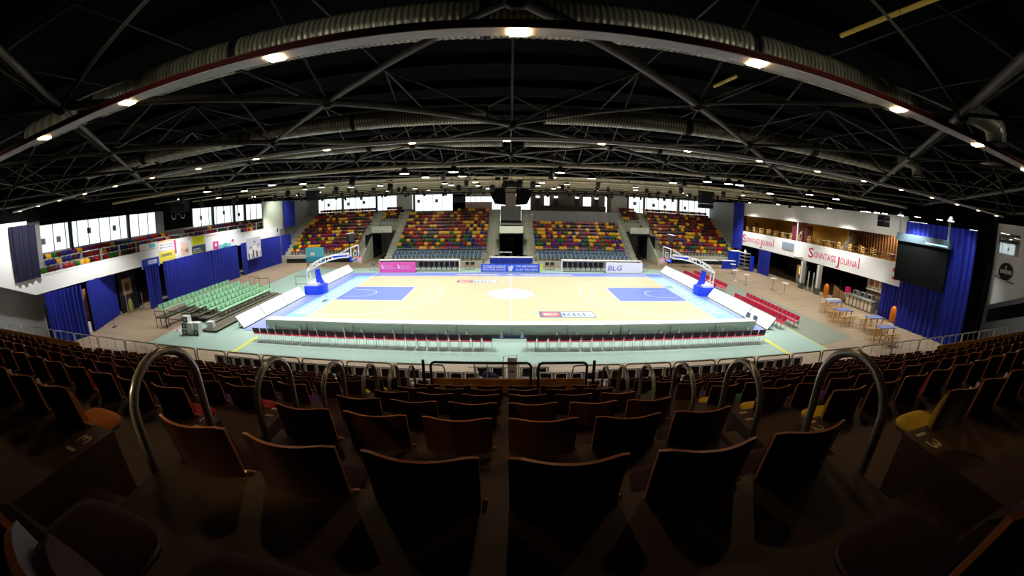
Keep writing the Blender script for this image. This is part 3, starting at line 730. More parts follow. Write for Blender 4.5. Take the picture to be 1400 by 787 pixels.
# high tables
for i,(x,y) in enumerate([(26.2,2.3),(25.9,-.05),(23.8,4.0),(24.0,6.6),(26.3,10.9)]):
    t=thing('bar_table','white round bar table, %s from near end, on the parquet right of court'%ordn([4,5,3,2,1][i] if False else [2,1,3,4,5][i]),'table',(x,y,0),group='white bar tables')
    b=MB(); b.lathe([(.02,1.06),(.36,1.07),(.37,1.09),(.36,1.11),(.02,1.11)],(0,0,0),white,20); b.build('table_top',t)
    b=MB(); b.lathe([(.03,.02),(.03,1.07)],(0,0,0),chrome,8); b.build('column',t)
    b=MB(); b.lathe([(.25,0),(.25,.015),(.05,.04),(.03,.05)],(0,0,0),chrome,16); b.build('base',t)
# blue-topped wooden party tables with stools
pine=mat('pine_stool',(214,172,96),.5,kind='wave',scale=4,rgb2=(190,146,74)); bluetop=mat('blue_table_top',(110,126,196),.4)
def stool_parts():
    out=[]
    b=MB(); b.prism([(-.17,-.15),(.17,-.15),(.17,.15),(-.17,.15)],2,.74,.78,pine); out.append(('seat',b.mesh('seat')))
    for sx in(-1,1):
        for sy in(-1,1):
            b=MB(); b.path([(sx*.14,sy*.12,.74),(sx*.17,sy*.15,0)],.018,pine,4); out.append(('leg',b.mesh('leg')))
    b=MB()
    for z,k in((.25,.175),(.5,.158)):
        for sx in(-1,1): b.tube((sx*k,-.14,z),(sx*k,.14,z),.014,pine,4)
        for sy in(-1,1): b.tube((-k,sy*.14,z+.05),(k,sy*.14,z+.05),.014,pine,4)
    out.append(('rungs',b.mesh('rungs'))); return out
SP=stool_parts()
TN=['farthest','second farthest','second nearest','nearest']
for ti,(x,y) in enumerate([(25.9,-7.1),(24.5,-9.6),(25.9,-11.8),(24.5,-14.0)]):
    t=thing('party_table','pine bar table with blue top, %s of the four'%TN[ti],'table',(x,y,0),-.12,group='blue-topped bar tables')
    b=MB(); b.box((-.75,-.4,1.05),(.75,.4,1.1),bluetop); b.build('table_top',t)
    for sx in(-1,1):
        for sy in(-1,1):
            q=MB(); q.box((sx*.66-.035,sy*.3-.035,0),(sx*.66+.035,sy*.3+.035,1.05),pine); q.build('leg',t)
    if ti==0:
        b=MB(); b.x=Matrix.Translation((x,y+.1,1.103))
        b.box((-.7,-.25,0),(.7,.25,.03),white);b.box((-.7,-.25,.03),(.7,-.22,.16),white);b.box((-.7,.22,.03),(.7,.25,.16),white);b.box((-.7,-.22,.03),(-.67,.22,.16),white);b.box((.67,-.22,.03),(.7,.22,.16),white); tag(b.build('tray'),'flat white tray standing on the farthest blue-topped table','tray')
    for i in range(8):
        sx=(-.66,-.22,.22,.66)[i%4]; sy=-.72 if i<4 else .72
        if ti==0 and i in(2,3): continue
        r=thing('bar_stool','pine bar stool at the %s blue-topped table, %s on its %s side'%(TN[ti],ordn(i%4+1),'near' if i<4 else 'far'),'stool',(x+sx*.98+random.uniform(-.02,.02),y+sy+random.uniform(-.06,.05)-sx*.12,0),random.uniform(-.12,.12),'pine bar stools')
        for n,me in SP: link(n,me,r)
orange=mat('orange_cover',(240,130,20),.5)
for x,y,l in((28.9,-3.0,'by the ramp'),(29.2,-11.2,'before the big blue curtain')):
    t=thing('patio_lantern','tall orange rounded lantern on white foot '+l,'lantern',(x,y,0))
    b=MB(); b.lathe([(.24,.42),(.26,.6),(.26,1.35),(.2,1.55),(.08,1.66),(.01,1.68)],(0,0,0),orange,14); b.build('shade',t)
    b=MB(); b.lathe([(.26,0),(.26,.3),(.2,.42),(.05,.43)],(0,0,0),white,14); b.build('base',t)
# ================================================================== UNDER THE RIGHT GALLERY
for i,(x,y) in enumerate([(30.55,2.7),(30.55,.0)]):
    t=thing('pillar_cladding','pale square pillar under the gallery, %s'%('left of the pair' if i==0 else 'right of the pair'),'pillar',(x,y,0)); t['kind']='structure'
    b=MB(); b.box((-.2,-.24,.62),(.2,.24,2.93),wallgrey); b.box((-.205,-.12,.62),(-.2,.12,2.93),white); b.build('shaft',t)
    b=MB(); b.box((-.2,-.24,0),(.2,.24,.62),mat('pillar_foot',(72,92,80),.5)); b.build('foot',t)
for i,y in enumerate((1.75,.95)):
    b=MB(); b.lathe([(.09,0),(.09,.4),(.07,.42),(.07,1.9),(.05,2.0),(.01,2.02)],(30.7,y,0),wallgrey,10); tag(b.build('ticket_post'),'slim grey post, %s between the pale pillars'%('left one' if i==0 else 'right one'),'post')
t=thing('vending_machine','white vending machine with lit orange picture in the dark foyer','vending machine',(33.0,5.6,0),-PI/2)
b=MB(); b.box((-.55,-.35,0),(.55,.35,2.0),offwhite); b.build('cabinet',t)
b=MB(); b.box((-.1,-.37,1.05),(.42,-.35,1.85),mat('lit_orange_picture',(255,150,40),.4,emit=1.6)); b.box((-.1,-.375,.55),(.42,-.355,.95),black); b.build('panel',t)
t=thing('bar_counter','bar counter with seven pale front panels under the gallery','counter',(31.2,-5.72,0))
b=MB(); b.box((-.35,-1.75,0),(.3,1.75,1.0),mat('counter_body',(110,104,96),.6)); b.box((-.45,-1.8,1.0),(.35,1.8,1.05),alu); b.build('body',t)
for i in range(7):
    q=MB(); q.box((-.37,-1.68+.49*i,.12),(-.35,-1.68+.49*i+.34,.98),mat('counter_panel',(214,200,172),.5)); q.build('panel',t)
t=thing('bar_shelving','back bar shelves with brown boards behind the counter','shelf',(33.2,-6.2,0))
b=MB(); b.box((0,-1.9,0),(.5,1.9,.95),mat('counter_body',(110,104,96),.6)); b.box((.4,-1.9,.95),(.5,1.9,2.9),mat('kiosk_back',(150,136,106),.6)); b.build('cabinet',t)
for i in range(5):
    q=MB(); q.box((.36,-1.8+.72*i,1.95),(.4,-1.8+.72*i+.5,2.75),mat('kiosk_brown',(104,54,20),.5)); q.build('board',t)
q=MB(); q.box((.05,-1.8,1.6),(.4,1.8,1.64),white); q.build('shelf',t)
for i in range(3):
    b=MB(); x,y=31.7,-4.6-.95*i; b.box((x-.2,y-.3,1.06),(x+.2,y+.3,1.45),alu); b.box((x-.22,y-.2,1.12),(x-.2,y+.2,1.4),black); tag(b.build('bar_machine'),'steel bar machine on the counter, %s from left'%ordn(i+1),'machine','bar machines')
for i in range(14):
    b=MB(); b.lathe([(.03,0),(.035,.14),(.015,.2),(.013,.27)],(33.38,-7.8+.26*i,1.643),mat('bottle_green' if i%2 else 'bottle_clear',(40,80,50) if i%2 else (190,200,196),.2),8); tag(b.build('bottle'),'bottle standing on the back bar shelf','bottle','bottles on the back bar')
b=MB(); b.prism([(-2.0,1.35),(-3.6,.9),(-3.6,-.01),(-2.0,-.01)],0,31.0,31.12,mat('ramp_wood',(140,104,62),.5)); b.path([(31.0,-2.9,0),(31.0,-2.9,2.2)],.03,black,5); tag(b.build('ramp_panel'),'brown sloping side panel of a ramp left of the bar','panel')
b=MB(); b.box((31.45,-3.7,.903),(31.85,-3.25,1.5),magenta); tag(b.build('bag'),'pink-red bag lying at the left end of the bar','bag')
b=MB(); b.box((31.3,-3.88,0),(31.9,-3.1,.9),offwhite); tag(b.build('cabinet'),'low pale cabinet carrying the pink-red bag','cabinet')
# far right corner
t=thing('shelf_rack','white five-tier shelf rack before the far right blue curtain','shelf',(30.0,13.9,0))
for z in(.35,.8,1.25,1.7,2.1):
    q=MB(); q.box((-.5,-.75,z),(.4,.75,z+.06),railwhite); q.build('shelf',t)
b=MB()
for x in(-.48,.38):
    for y in(-.73,.73): b.box((x-.03,y-.03,0),(x+.03,y+.03,2.15),railwhite)
b.build('frame',t)
b=MB(); b.lathe([(.2,2.16),(.16,2.4),(.02,2.6)],(30,14.0,0),white,10); tag(b.build('traffic_cone'),'white cone standing on the shelf rack','cone')
t=thing('roll_container','bright blue roll container left of the white shelf rack','container',(29.6,16.0,0)); b=MB(); b.box((-.7,-.65,.15),(.7,.65,2.1),padblue); b.build('body',t)
b=MB(); b.box((-.72,-.67,2.1),(.72,.67,2.16),white); b.build('lid',t)
for x in(-.5,.5):
    for y in(-.5,.5):
        q=MB(); q.tube((x-.04,y,.08),(x+.04,y,.08),.08,black,10); q.build('wheel',t)
b=MB(); b.box((30.1,12.3,0),(30.4,12.75,1.9),padblue); tag(b.build('blue_stand'),'narrow bright blue stand right of the shelf rack','stand')
t=thing('blue_table','table with bright blue cloth front and white top at the far right corner','table',(27.6,14.4,0))
b=MB(); b.box((-1.1,-.4,.98),(1.1,.4,1.04),white); b.build('table_top',t)
b=MB(); P=[[(-1.1+2.2*j/60,-.4-.02*math.sin(j*1.9),.05+.93*i) for j in range(61)] for i in range(2)]; b.grid(P,padblue,True,(0,.02,0)); b.build('skirt',t)
for i,(x,l) in enumerate(((22.2,'left'),(25.0,'right'))):
    t=thing('trestle_table','long white trestle table, %s one before the far right seats'%l,'table',(x,14.6,0)); b=MB(); b.box((-1.2,-.4,.92),(1.2,.4,.98),white); b.build('table_top',t)
    for xx in(-1.0,1.0):
        q=MB(); q.path([(xx,-.3,0),(xx,-.3,.9),(xx,.3,.9),(xx,.3,0)],.025,darkgrey,5); q.build('leg',t)
b=MB(); b.box((-25.4,14.2,.55),(-22.8,14.26,2.35),mat('teal_screen',(96,190,214),.5)); b.box((-25.4,14.18,.55),(-22.8,14.2,1.2),mat('teal_dark',(56,156,190),.5))
for x in(-25.2,-23.0): b.box((x-.03,14.1,0),(x+.03,14.4,.6),alu)
b.box((-24.7,14.17,1.35),(-24.1,14.2,1.75),white)
tag(b.build('display_screen'),'pale teal display screen standing before the far left seats','display')
# ------------------------------------------------------------------ curtains
def curtain(name,label,p0,p1,z0,z1,m,pl=.32,amp=.09,lean=0.,structure=False):
    p0=Vector((*p0,0));p1=Vector((*p1,0)); d=p1-p0; L=d.length; d.normalize(); nn=Vector((-d.y,d.x,0))
    n=max(8,int(L/pl*6)); P=[]
    for i in range(5):
        t=i/4; row=[]
        for j in range(n+1):
            s=L*j/n; a=amp*(.75+.25*t); 
            off=a*math.sin(2*PI*s/pl+.7*math.sin(s*1.3))+.4*a*math.sin(2*PI*s/(pl*2.7)+1+.5*t)
            q=p0+d*s+nn*(off+lean*(1-t)); row.append((q.x,q.y,z0+(z1-z0)*t))
        P.append(row)
    b=MB(); b.grid(P,m,True,tuple(nn*.02)); o=b.build(name); return tag(o,label,'curtain')
curtain('curtain','dark blue curtain at the near end below the left balcony',(-31.2,-17.2),(-30.5,-14.3),.02,3.75,curtblue)
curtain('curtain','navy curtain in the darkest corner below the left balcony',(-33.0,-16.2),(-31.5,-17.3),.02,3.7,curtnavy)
curtain('curtain','blue curtain just left of the dark doorway below the left balcony',(-31.1,-13.4),(-33.6,-8.9),.02,3.75,curtblue)
curtain('curtain','narrow blue curtain right of the dark doorway below the left balcony',(-31.2,-6.9),(-31.2,-5.2),.02,3.75,curtblue)
curtain('curtain','wide blue curtain behind the green chairs',(-31.3,-4.5),(-31.2,7.6),.02,3.75,curtblue,.5)
curtain('curtain','blue curtain beside the hanging photo banner below the left balcony',(-31.4,8.5),(-31.3,17.6),.02,3.75,curtblue,.45)
curtain('curtain','blue curtain at the far end below the left balcony',(-31.2,17.8),(-31.2,20.4),.02,3.75,curtblue,.4)
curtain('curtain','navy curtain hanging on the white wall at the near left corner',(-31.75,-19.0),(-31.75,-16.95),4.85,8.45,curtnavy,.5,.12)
curtain('curtain','tall blue curtain hanging above the far end of the left balcony',(-31.2,18.9),(-31.2,22.0),4.8,8.4,curtblue,.5)
curtain('curtain','blue curtain hanging beside the far right seats',(30.9,16.3),(30.9,18.9),2.3,8.55,curtblue,.5)
curtain('curtain','blue curtain under the gallery next to the vending machine',(30.7,9.2),(30.7,11.9),.02,2.9,curtblue,.4)
curtain('curtain','blue curtain right of the bar under the gallery',(31.1,-10.4),(31.5,-7.75),.02,2.9,curtblue,.4)
curtain('curtain','big bright blue curtain behind the dark video screen',(30.6,-17.0),(30.2,-10.6),.02,8.2,curtblue,.5,.13)
curtain('curtain','black curtain between the big blue curtain and the grey logo wall',(31.7,-17.9),(31.0,-16.8),.02,8.6,blackcloth,.5)
# ------------------------------------------------------------------ left balcony seats, rails, screen, banners
BAL=[('Y',0),('R',0),('M',0),('K',0),('G',0),('U',0),('P',0)]
def balcony_rows():
    for r in range(3):
        x=-32.85-.85*r; z=4.55+.42*r-.0
        a,e=(-16.6,14.2) if r<1 else (-15.2,21.5)
        n=int((e-a)/.52)
        for i in range(n):
            y=a+.52*i
            if -.6<y<2.2 and r>0: continue
            h=random.random(); c='Y' if h<.08 else 'R' if h<.34 else 'M' if h<.58 else 'G' if h<.7 else 'U' if h<.85 else 'P'
            o=link('balcony_chair',SEATM[c],None,(x-.2,y,z-.02),PI/2)
            tag(o,'%s seat on the left balcony, %s from near end, %s row'%(SC[c][0],ordn(i+1),('front','middle','back')[r]),'seat','seats on the left balcony')
balcony_rows()
bi=0
y=-16.9
while y<20:
    L=2.0; b=MB(); x=-32.12
    b.path([(x,y,4.95),(x,y,5.86),(x,y+.08,5.92),(x,y+L-.2,5.92),(x,y+L-.12,5.86),(x,y+L-.12,4.95)],.024,railwhite,6); b.tube((x,y,5.45),(x,y+L-.12,5.45),.014,railwhite,5)
    bi+=1; tag(b.build('balcony_rail'),'white rail panel on left balcony edge, %s from near end'%ordn(bi),'railing','rail panels of the left balcony'); y+=L
b=MB(); b.box((-32.9,-2.45,6.45),(-32.98,1.8,8.6),blackcloth)
for y in(-1.05,.3):
    b.path([(-32.89,y-.28,7.85),(-32.89,y-.28,7.5),(-32.89,y+.28,7.5),(-32.89,y+.28,7.85)],.02,white,5); b.box((-32.88,y-.06,7.38),(-32.9,y+.06,7.48),white)
b.box((-32.88,-.42,7.85),(-32.9,-.3,7.95),white)
tag(b.build('wall_screen'),'black screen with two white bracket outlines above the left balcony','screen')
# banners on the balcony front
bw=mat('banner_white',(232,236,240),.5,var=.02); byel=mat('banner_yellow',(228,214,70),.5); blem=mat('banner_lemon',(224,232,20),.5); bblu=mat('banner_blue',(24,70,190),.5); bgr=mat('banner_slate',(54,74,96),.5); bpk=mat('banner_pink',(214,56,140),.5); bteal=mat('banner_teal',(110,204,210),.5); bor=mat('banner_peach',(236,186,160),.5); blil=mat('banner_lilac',(206,196,226),.5)
def banner(label,y0,y1,z0,z1,paint,x=-31.94):
    b=MB(); b.box((x-.03,y0,z0),(x,y1,z1),bw); o=b.build('banner'); tag(o,label,'banner',None)
    if paint:
        q=MB(); xx=x+.006
        def R(a,c,d,e,m,dx=0): q.quad([(xx+dx,y0+(y1-y0)*a,z0+(z1-z0)*c),(xx+dx,y0+(y1-y0)*d,z0+(z1-z0)*c),(xx+dx,y0+(y1-y0)*d,z0+(z1-z0)*e),(xx+dx,y0+(y1-y0)*a,z0+(z1-z0)*e)],m)
        def T(s,m,a,c,w_,h): text_into(q,s,m,(xx+.003,y0+(y1-y0)*a,z0+(z1-z0)*c),(0,1,0),(0,0,1),(z1-z0)*h,(y1-y0)*w_,.0)
        def K(m,a,c,w_,h,n=10):
            t=a
            while t<a+w_:
                e=random.uniform(.02,.06); R(t,c,min(t+e,a+w_),c+h*random.uniform(.8,1),m,.002); t+=e+.02
        paint(R,T,K); q.build('print',o)
def p1_(R,T,K): R(.5,.62,.85,.9,bteal); K(mat('print_red',(206,70,80),.5),.1,.5,.82,.05)
banner('white banner with teal patch and red line, leftmost on the balcony front',-6.7,-4.4,4.42,5.62,p1_)
def p2_(R,T,K): R(0.02,0,.98,.86,bblu); R(.35,.35,.85,.65,bw,.001); K(bblu,.37,.42,.45,.15); K(bw,.4,.14,.4,.1)
banner('blue banner with white lettering below the leftmost white banner',-6.7,-4.4,3.42,4.42,p2_)
def p3_(R,T,K):
    R(.02,.78,.98,1,bor); R(.02,.05,.98,.2,blil); K(bgr,.1,.55,.8,.12); K(bgr,.1,.3,.8,.12)
banner('lilac and peach banner with dark lines above the yellow banner',-4.35,-2.2,4.6,5.6,p3_)
def p4_(R,T,K): R(0,0,1,1,byel); K(bgr,.12,.55,.7,.28); K(bor,.15,.15,.6,.1)
banner('yellow banner with dark lettering under the lilac and peach banner',-4.35,-2.2,3.55,4.58,p4_)
def p5_(R,T,K): R(0,.3,.1,.95,bpk); K(bor,.35,.1,.5,.75); K(bor,.35,.3,.12,.2); K(bor,.6,.25,.2,.2); R(.85,.86,.92,.96,bpk)
banner('tall cream and white banner with pink left edge on the balcony front',-2.15,.35,3.58,5.55,p5_)
def p6_(R,T,K): R(.03,.05,.97,.95,blem); K(byel,.3,.35,.4,.25)
banner('lemon yellow banner above the slate one on the balcony front',.4,2.6,4.55,5.5,p6_)
def p7_(R,T,K):
    R(.0,.0,1,1,bgr); K(bw,.08,.62,.5,.1); K(bw,.08,.42,.6,.1); K(byel,.08,.2,.7,.12)
banner('slate banner with white lines under the lemon yellow one',.4,2.6,3.55,4.5,p7_)
def p8_(R,T,K): R(.55,.1,.98,.52,bpk); R(.7,.25,.86,.42,bw,.002); K(bpk,.1,.85,.8,.05); K(byel,.05,.0,.9,.05)
banner('white banner with pink square, right of the slate banner',2.65,4.9,3.5,5.5,p8_)
def p9_(R,T,K): R(.0,.0,1,.28,bteal); R(.4,.25,.7,.34,bteal); K(bgr,.3,.1,.4,.07)
banner('white banner with teal foot on the balcony front',4.95,7.1,3.5,5.5,p9_)
def p10_(R,T,K): R(.1,.3,.3,.45,bpk); K(blil,.1,.75,.7,.04); R(.75,.8,.82,.87,bgr)
banner('white banner with small pink emblem, rightmost of the balcony row',7.15,9.3,3.55,5.5,p10_)
def p11_(R,T,K):
    g=mat('photo_grey',(196,200,222),.5); dkp=mat('photo_dark',(58,56,96),.5); fl=mat('photo_face',(216,200,208),.5)
    R(0,0,1,1,g)
    for cx,h in((.24,.55),(.55,.8),(.82,.62)):
        q_=[(cx-.13,0),(cx+.13,0),(cx+.1,h*.72),(cx-.1,h*.72)]
        R(cx-.12,.04,cx+.12,h*.74,bw,.001); R(cx-.05,h*.76,cx+.05,h*.98,fl,.001); R(cx-.055,h*.93,cx+.055,h*1.03,dkp,.002)
        R(cx-.16,.02,cx-.08,h*.5,dkp,.002); R(cx+.05,.05,cx+.1,h*.45,dkp,.002)
banner('pale photo banner with three white-clad people hanging before the blue curtain',9.0,12.1,1.75,4.25,p11_,-30.9)
def p12_(R,T,K): R(.0,.0,1,.75,blil); R(.15,.8,.5,.97,bgr); K(bpk,.3,.2,.3,.5)
banner('narrow lilac banner hanging at the far end of the balcony front',17.6,18.55,1.67,4.86,p12_,-31.9)
# left doorway details
b=MB(); b.box((-33.4,-8.7,0),(-33.5,-6.6,3.7),black); b.box((-33.38,-8.3,1.5),(-33.4,-7.2,2.9),mat('poster_tan',(150,120,80),.6)); b.box((-33.37,-8.0,1.8),(-33.39,-7.5,2.5),mat('poster_brown',(70,46,24),.6))
o=tag(b.build('door_board'),'dark board with tan poster in the doorway below the left balcony','board')
t=thing('glass_door','grey framed glass door leaf standing open below the left balcony','door',(-32.7,-8.6,0),.0)
b=MB()
for a,c in(((0,0,0),(0,.06,2.1)),((0,1.9,0),(0,1.96,1.4)),((0,0,0),(0,1.96,.07))): b.box((-.03,a[1],a[2]),(.03,c[1],c[2]),alu)
b.build('frame',t); b=MB(); b.box((-.005,.06,.07),(.005,1.9,1.9),glassm); b.build('pane',t)
b=MB(); b.lathe([(.24,0),(.26,.5),(.2,.9),(.1,1.1),(.02,1.15)],(-33.02,-7.9,0),mat('straw_sack',(170,150,70),.9),12); tag(b.build('sack'),'straw coloured sack standing behind the glass door','sack')
b=MB(); b.box((-31.9,-14.6,0),(-32.1,-13.2,3.2),mat('terracotta',(150,96,70),.7)); tag(b.build('column_panel'),'terracotta strip showing between two blue curtains at left','panel')
b=MB(); b.box((-31.7,-14.1,.0),(-31.3,-13.6,.75),white); b.box((-31.7,-14.1,.75),(-31.3,-13.6,.8),bor); tag(b.build('carton'),'white carton between the two blue curtains at left','box')
b=MB(); b.lathe([(.22,0),(.22,.02),(.02,.05),(.015,1.35)],(-30.1,-12.1,0),darkgrey,10); b.tube((-30.3,-12.1,1.35),(-29.9,-12.1,1.35),.015,darkgrey,5); tag(b.build('microphone_stand'),'thin dark stand on the parquet by the left curtains','stand')
# ------------------------------------------------------------------ right: lettering, screen, gallery furniture
def sonntag(name,label,y0,y1,z,big,cut=None):
    b=MB(); L=y0-y1; x=XR-.012
    def put(s,a,w_,h,dz=0.): text_into(b,s,magenta,(x,y0-L*a,z+dz),(0,-1,0),(0,0,1),h,L*w_,.0)
    put('S',0,.115,big*1.2,-.12*big); put('ONNTAGS',.125,.43,big*.72,0); put('J',.565,.06,big*.95,-.2*big); put('OURNA',.64,.29,big*.72,0); put('l',.95,.018,big*1.15,0)
    tag(b.build(name),label,'lettering','magenta lettering on the white gallery front')
sonntag('sign_lettering','magenta newspaper lettering at the far end of the white gallery front',16.4,8.9,3.5,.86)
sonntag('sign_lettering','magenta newspaper lettering above the pillars on the white gallery front',2.6,-5.3,3.5,.86)
sonntag('sign_lettering','magenta lettering cut off by the dark video screen',-9.1,-17.0,3.5,.86)
for o in [o for o in C.objects if o.name.startswith('sign_lettering')][-1:]:
    me=o.data; keep=[tuple(p.vertices) for p in me.polygons if all(me.vertices[v].co.y>-10.2 for v in p.vertices)]
    used=sorted({v for f in keep for v in f}); ix={v:i for i,v in enumerate(used)}
    nm=bpy.data.meshes.new('sign_lettering'); nm.from_pydata([me.vertices[v].co[:] for v in used],[],[tuple(ix[v] for v in f) for f in keep]); nm.materials.append(magenta); o.data=nm
b=MB(); b.box((XR-.07,5.2,3.6),(XR-.003,7.4,4.45),mat('grey_sign_board',(140,154,170),.5)); b.box((XR-.9,3.5,3.2),(XR-.003,5.0,3.24),offwhite); tag(b.build('notice_board'),'plain grey-blue board on the white gallery front','board')
t=thing('video_screen','big dark video screen hanging before the blue curtain','screen',(29.75,-12.7,0))
b=MB(); b.box((-.05,-2.45,3.6),(.1,2.45,6.65),mat('screen_dark',(5,8,7),.7,spec=.08)); b.build('panel',t)
b=MB(); b.box((-.2,-2.55,6.65),(.3,2.55,7.25),mat('screen_housing',(64,82,92),.5)); b.box((-.22,-2.4,6.75),(-.2,-.4,6.85),mat('housing_light',(150,200,210),.4,emit=.8)); b.build('housing',t)
b=MB()
for y in(-2.3,2.4):
    for k in range(6):
        z=7.25+.25*k; b.tube((-.12,y-.12,z),(.12,y+.12,z+.25),.02,alu,4)
    for dx in(-.12,.12): b.tube((dx,y,7.25),(dx,y,8.9),.025,alu,5)
b.build('hanger',t)
t=thing('wall_sign','round black sign with pale lettering on the white wall at right','sign',(31.99,-19.0,5.9))
b=MB(); b.prism([(.55*math.cos(a),.58*math.sin(a)) for a in [2*PI*i/32 for i in range(32)]],0,-.05,0,black); b.build('disc',t)
b=MB(); xx=-.056
def wk(y0,y1,z0,z1,m): b.quad([(xx,y0,z0),(xx,y1,z0),(xx,y1,z1),(xx,y0,z1)],m)
pl=mat('sign_pale',(206,204,196),.5)
y=.42
while y>-.42:
    e=random.uniform(.05,.1); wk(y,y-e,-.14,.08+random.uniform(0,.06),pl); y-=e+.03
wk(.06,-.02,.22,.4,pl); wk(.1,-.06,.2,.24,pl)
b.path([(xx,.62,-.1),(xx,.5,-.28),(xx,.75,-.32)],.05,pl,5); b.path([(xx,.85,-.42),(xx,.3,-.52)],.03,black,5); b.path([(xx,-.2,-.6),(xx,-.75,-.66)],.03,black,5)
b.build('lettering',t)
b=MB(); b.box((31.93,-19.75,7.0),(31.99,-18.15,8.35),glass('panel_glass',(.75,.76,.72),.35)); b.box((31.95,-19.8,6.95),(31.99,-18.1,7.0),alu); tag(b.build('display_case'),'glossy glass panel above the round black sign','panel')
b=MB()
P=[[(31.7+.5*math.sin(2.2*j/12)*.2,-18.4-.5*j,2.0+.21*j+.35+.9*i) for j in range(26)] for i in range(2)]
b.grid(P,blackcloth,True,(-.25,0,0)); tag(b.build('cover_cloth'),'black cloth covered barrier below the white wall at right','cover')
# gallery furniture
tb=mat('gallery_table',(96,64,34),.5); tw=mat('gallery_chair',(206,172,104),.5)
b=MB()
for sx in(-1,1):
    for sy in(-1,1): b.box((sx*.19-.02,sy*.19-.02,0),(sx*.19+.02,sy*.19+.02,.45 if sx<0 else .92),tw)
b.box((-.21,-.21,.43),(.21,.21,.47),tw); b.box((.17,-.2,.82),(.21,.2,.92),tw); b.box((.17,-.2,.6),(.21,.2,.66),tw); GCH=b.mesh('gallery_chair')
for i in range(16):
    y=16.4-1.62*i; dk_=i>7
    t=thing('gallery_table','dark bistro table behind the gallery edge, %s from the far end'%ordn(i+1),'table',(XR+1.45,y,4.555),group='bistro tables on the gallery'); q=MB(); q.box((-.4,-.4,.72),(.4,.4,.76),tb); q.build('table_top',t); q=MB(); q.tube((0,0,0),(0,0,.72),.04,darkgrey,6); q.lathe([(.25,0),(.25,.02),(.04,.05)],(0,0,0),darkgrey,10); q.build('leg',t)
    for j,(dx,rz) in enumerate(((-.62,PI),(.62,0))):
        o=link('gallery_chair',GCH,None,(XR+1.45+dx,y+random.uniform(-.06,.06),4.555),rz); tag(o,'pale wooden bistro chair on the gallery, %s side of the %s table'%(('court','wall')[j],ordn(i+1)),'chair','bistro chairs on the gallery')
b=MB(); 
for k in range(26):
    a=random.uniform(0,6.3); r=random.uniform(.1,.45); h=random.uniform(.8,1.7)
    b.path([(XR+2.9,17.3,5.0),(XR+2.9+r*.5*math.cos(a),17.3+r*.5*math.sin(a),4.8+h*.8),(XR+2.9+r*math.cos(a),17.3+r*math.sin(a),4.555+h)],[.012,.03,.004],mat('plant_leaf',(36,84,26),.6),4)
t=thing('potted_plant','green potted plant at the far end of the gallery','plant'); o=b.build('foliage',t); q=MB(); q.lathe([(.18,4.555),(.24,5.0),(.2,5.02)],(XR+2.9,17.3,0),tb,12); q.build('pot',t)
for i,y in enumerate((7.6,-.5)):
    b=MB(); b.prism([(XR+2.4,4.56),(XR+4.4,4.56),(XR+4.4,6.5)],1,y-.7,y+.7,tb); tag(b.build('staircase'),'brown wooden staircase rising at the back of the gallery, %s'%('left' if i==0 else 'right'),'stairs')
# ================================================================== NEAR TRIBUNE
XO=-.16; YO=-31.4
def dyk(k): return .14+1.16*k
def zt(k): return 6.15-.436*dyk(k)
PXF=553.805
def project(x,y,z):
    pitch,yaw,roll=-.21642,-.00787,-.00597
    d=(x-CX,y-CY,z-CZ); c,s=math.cos(yaw),math.sin(yaw); X=c*d[0]+s*d[1]; Y=-s*d[0]+c*d[1]; Z=d[2]
    c,s=math.cos(pitch),math.sin(pitch); F=c*Y+s*Z; U=-s*Y+c*Z
    r=math.hypot(X,U)+1e-9; th=math.atan2(r,F); R=PXF*th*(1-.0142*th*th+.019*th**4)
    return 700+X/r*R,393.5-U/r*R
floorbrown=stepwood; riser=mat('tribune_riser',(58,40,28),.7,var=.3,scale=6)
b=MB()
def tread(x0,x1,k,yend=None):
    y0=YO+dyk(k)+.15; y1=YO+dyk(k)+1.31 if yend is None else yend
    z=zt(k); b.box((x0,y0,z-.62),(x1,y1,z),floorbrown)
def both(x0,x1):
    return [(XO+x0,XO+x1),(XO-x1,XO-x0)]
for k in range(-3,7): tread(XO-1.95,XO+1.95,k)
for x0,x1 in both(2.66,15.2):
    for k in range(-3,10): tread(x0,x1,k,-19.66 if k==9 else None)
for x0,x1 in both(16.0,32.6):
    for k in range(-3,7): tread(x0,x1,k)
for X0,X1,kk in [(1.95,2.66,9),(15.2,16.0,9)]:
    for x0,x1 in both(X0,X1):
        for k in range(-3,kk+1):
            y=YO+dyk(k); z=zt(k)
            b.box((x0,y-.15,z-.7),(x1,y+.43,z),floorbrown); b.box((x0,y+.43,z-.95),(x1,min(y+1.01,-19.7),z-.253),floorbrown)
yf=-19.66
for x0,x1 in both(1.95,16.0): b.box((x0,yf-.12,-.01),(x1,yf,1.46),riser)
ye=YO+dyk(6)+1.31
b.box((XO-1.95,ye-.1,-.01),(XO+1.95,ye,zt(6)),riser)
for s in(-1,1):
    b.box((XO+s*1.95-.06,ye,-.01),(XO+s*1.95+.06,yf,1.4),riser); b.box((XO+s*16-.06,ye,-.01),(XO+s*16+.06,yf,1.4),riser)
for x0,x1 in both(16.0,32.6): b.box((x0,ye-.1,-.01),(x1,ye,zt(6)),riser)
struct(b.build('tribune'))
# row numbers painted on the tread ends
b=MB(); num=mat('number_paint',(206,186,150),.6)
for s,k,y,t_ in((-1,0,.98,'13'),(-1,1,2.26,'12'),(-1,2,3.42,'11'),(1,0,1.34,'13'),(1,1,2.5,'12'),(1,2,3.66,'11')):
    b2=MB(); x=XO+s*2.74
    text_into(b2,t_,num,(x,YO+y+(.14 if s<0 else .05),zt(k)+.004),(0,-s,0),(s,0,0),.12,.2,.0)
    o=b2.build('row_number'); tag(o,'painted row number %s on the step end at the %s aisle'%({'13':'thirteen','12':'twelve','11':'eleven'}[t_],'left' if s<0 else 'right'),'number')
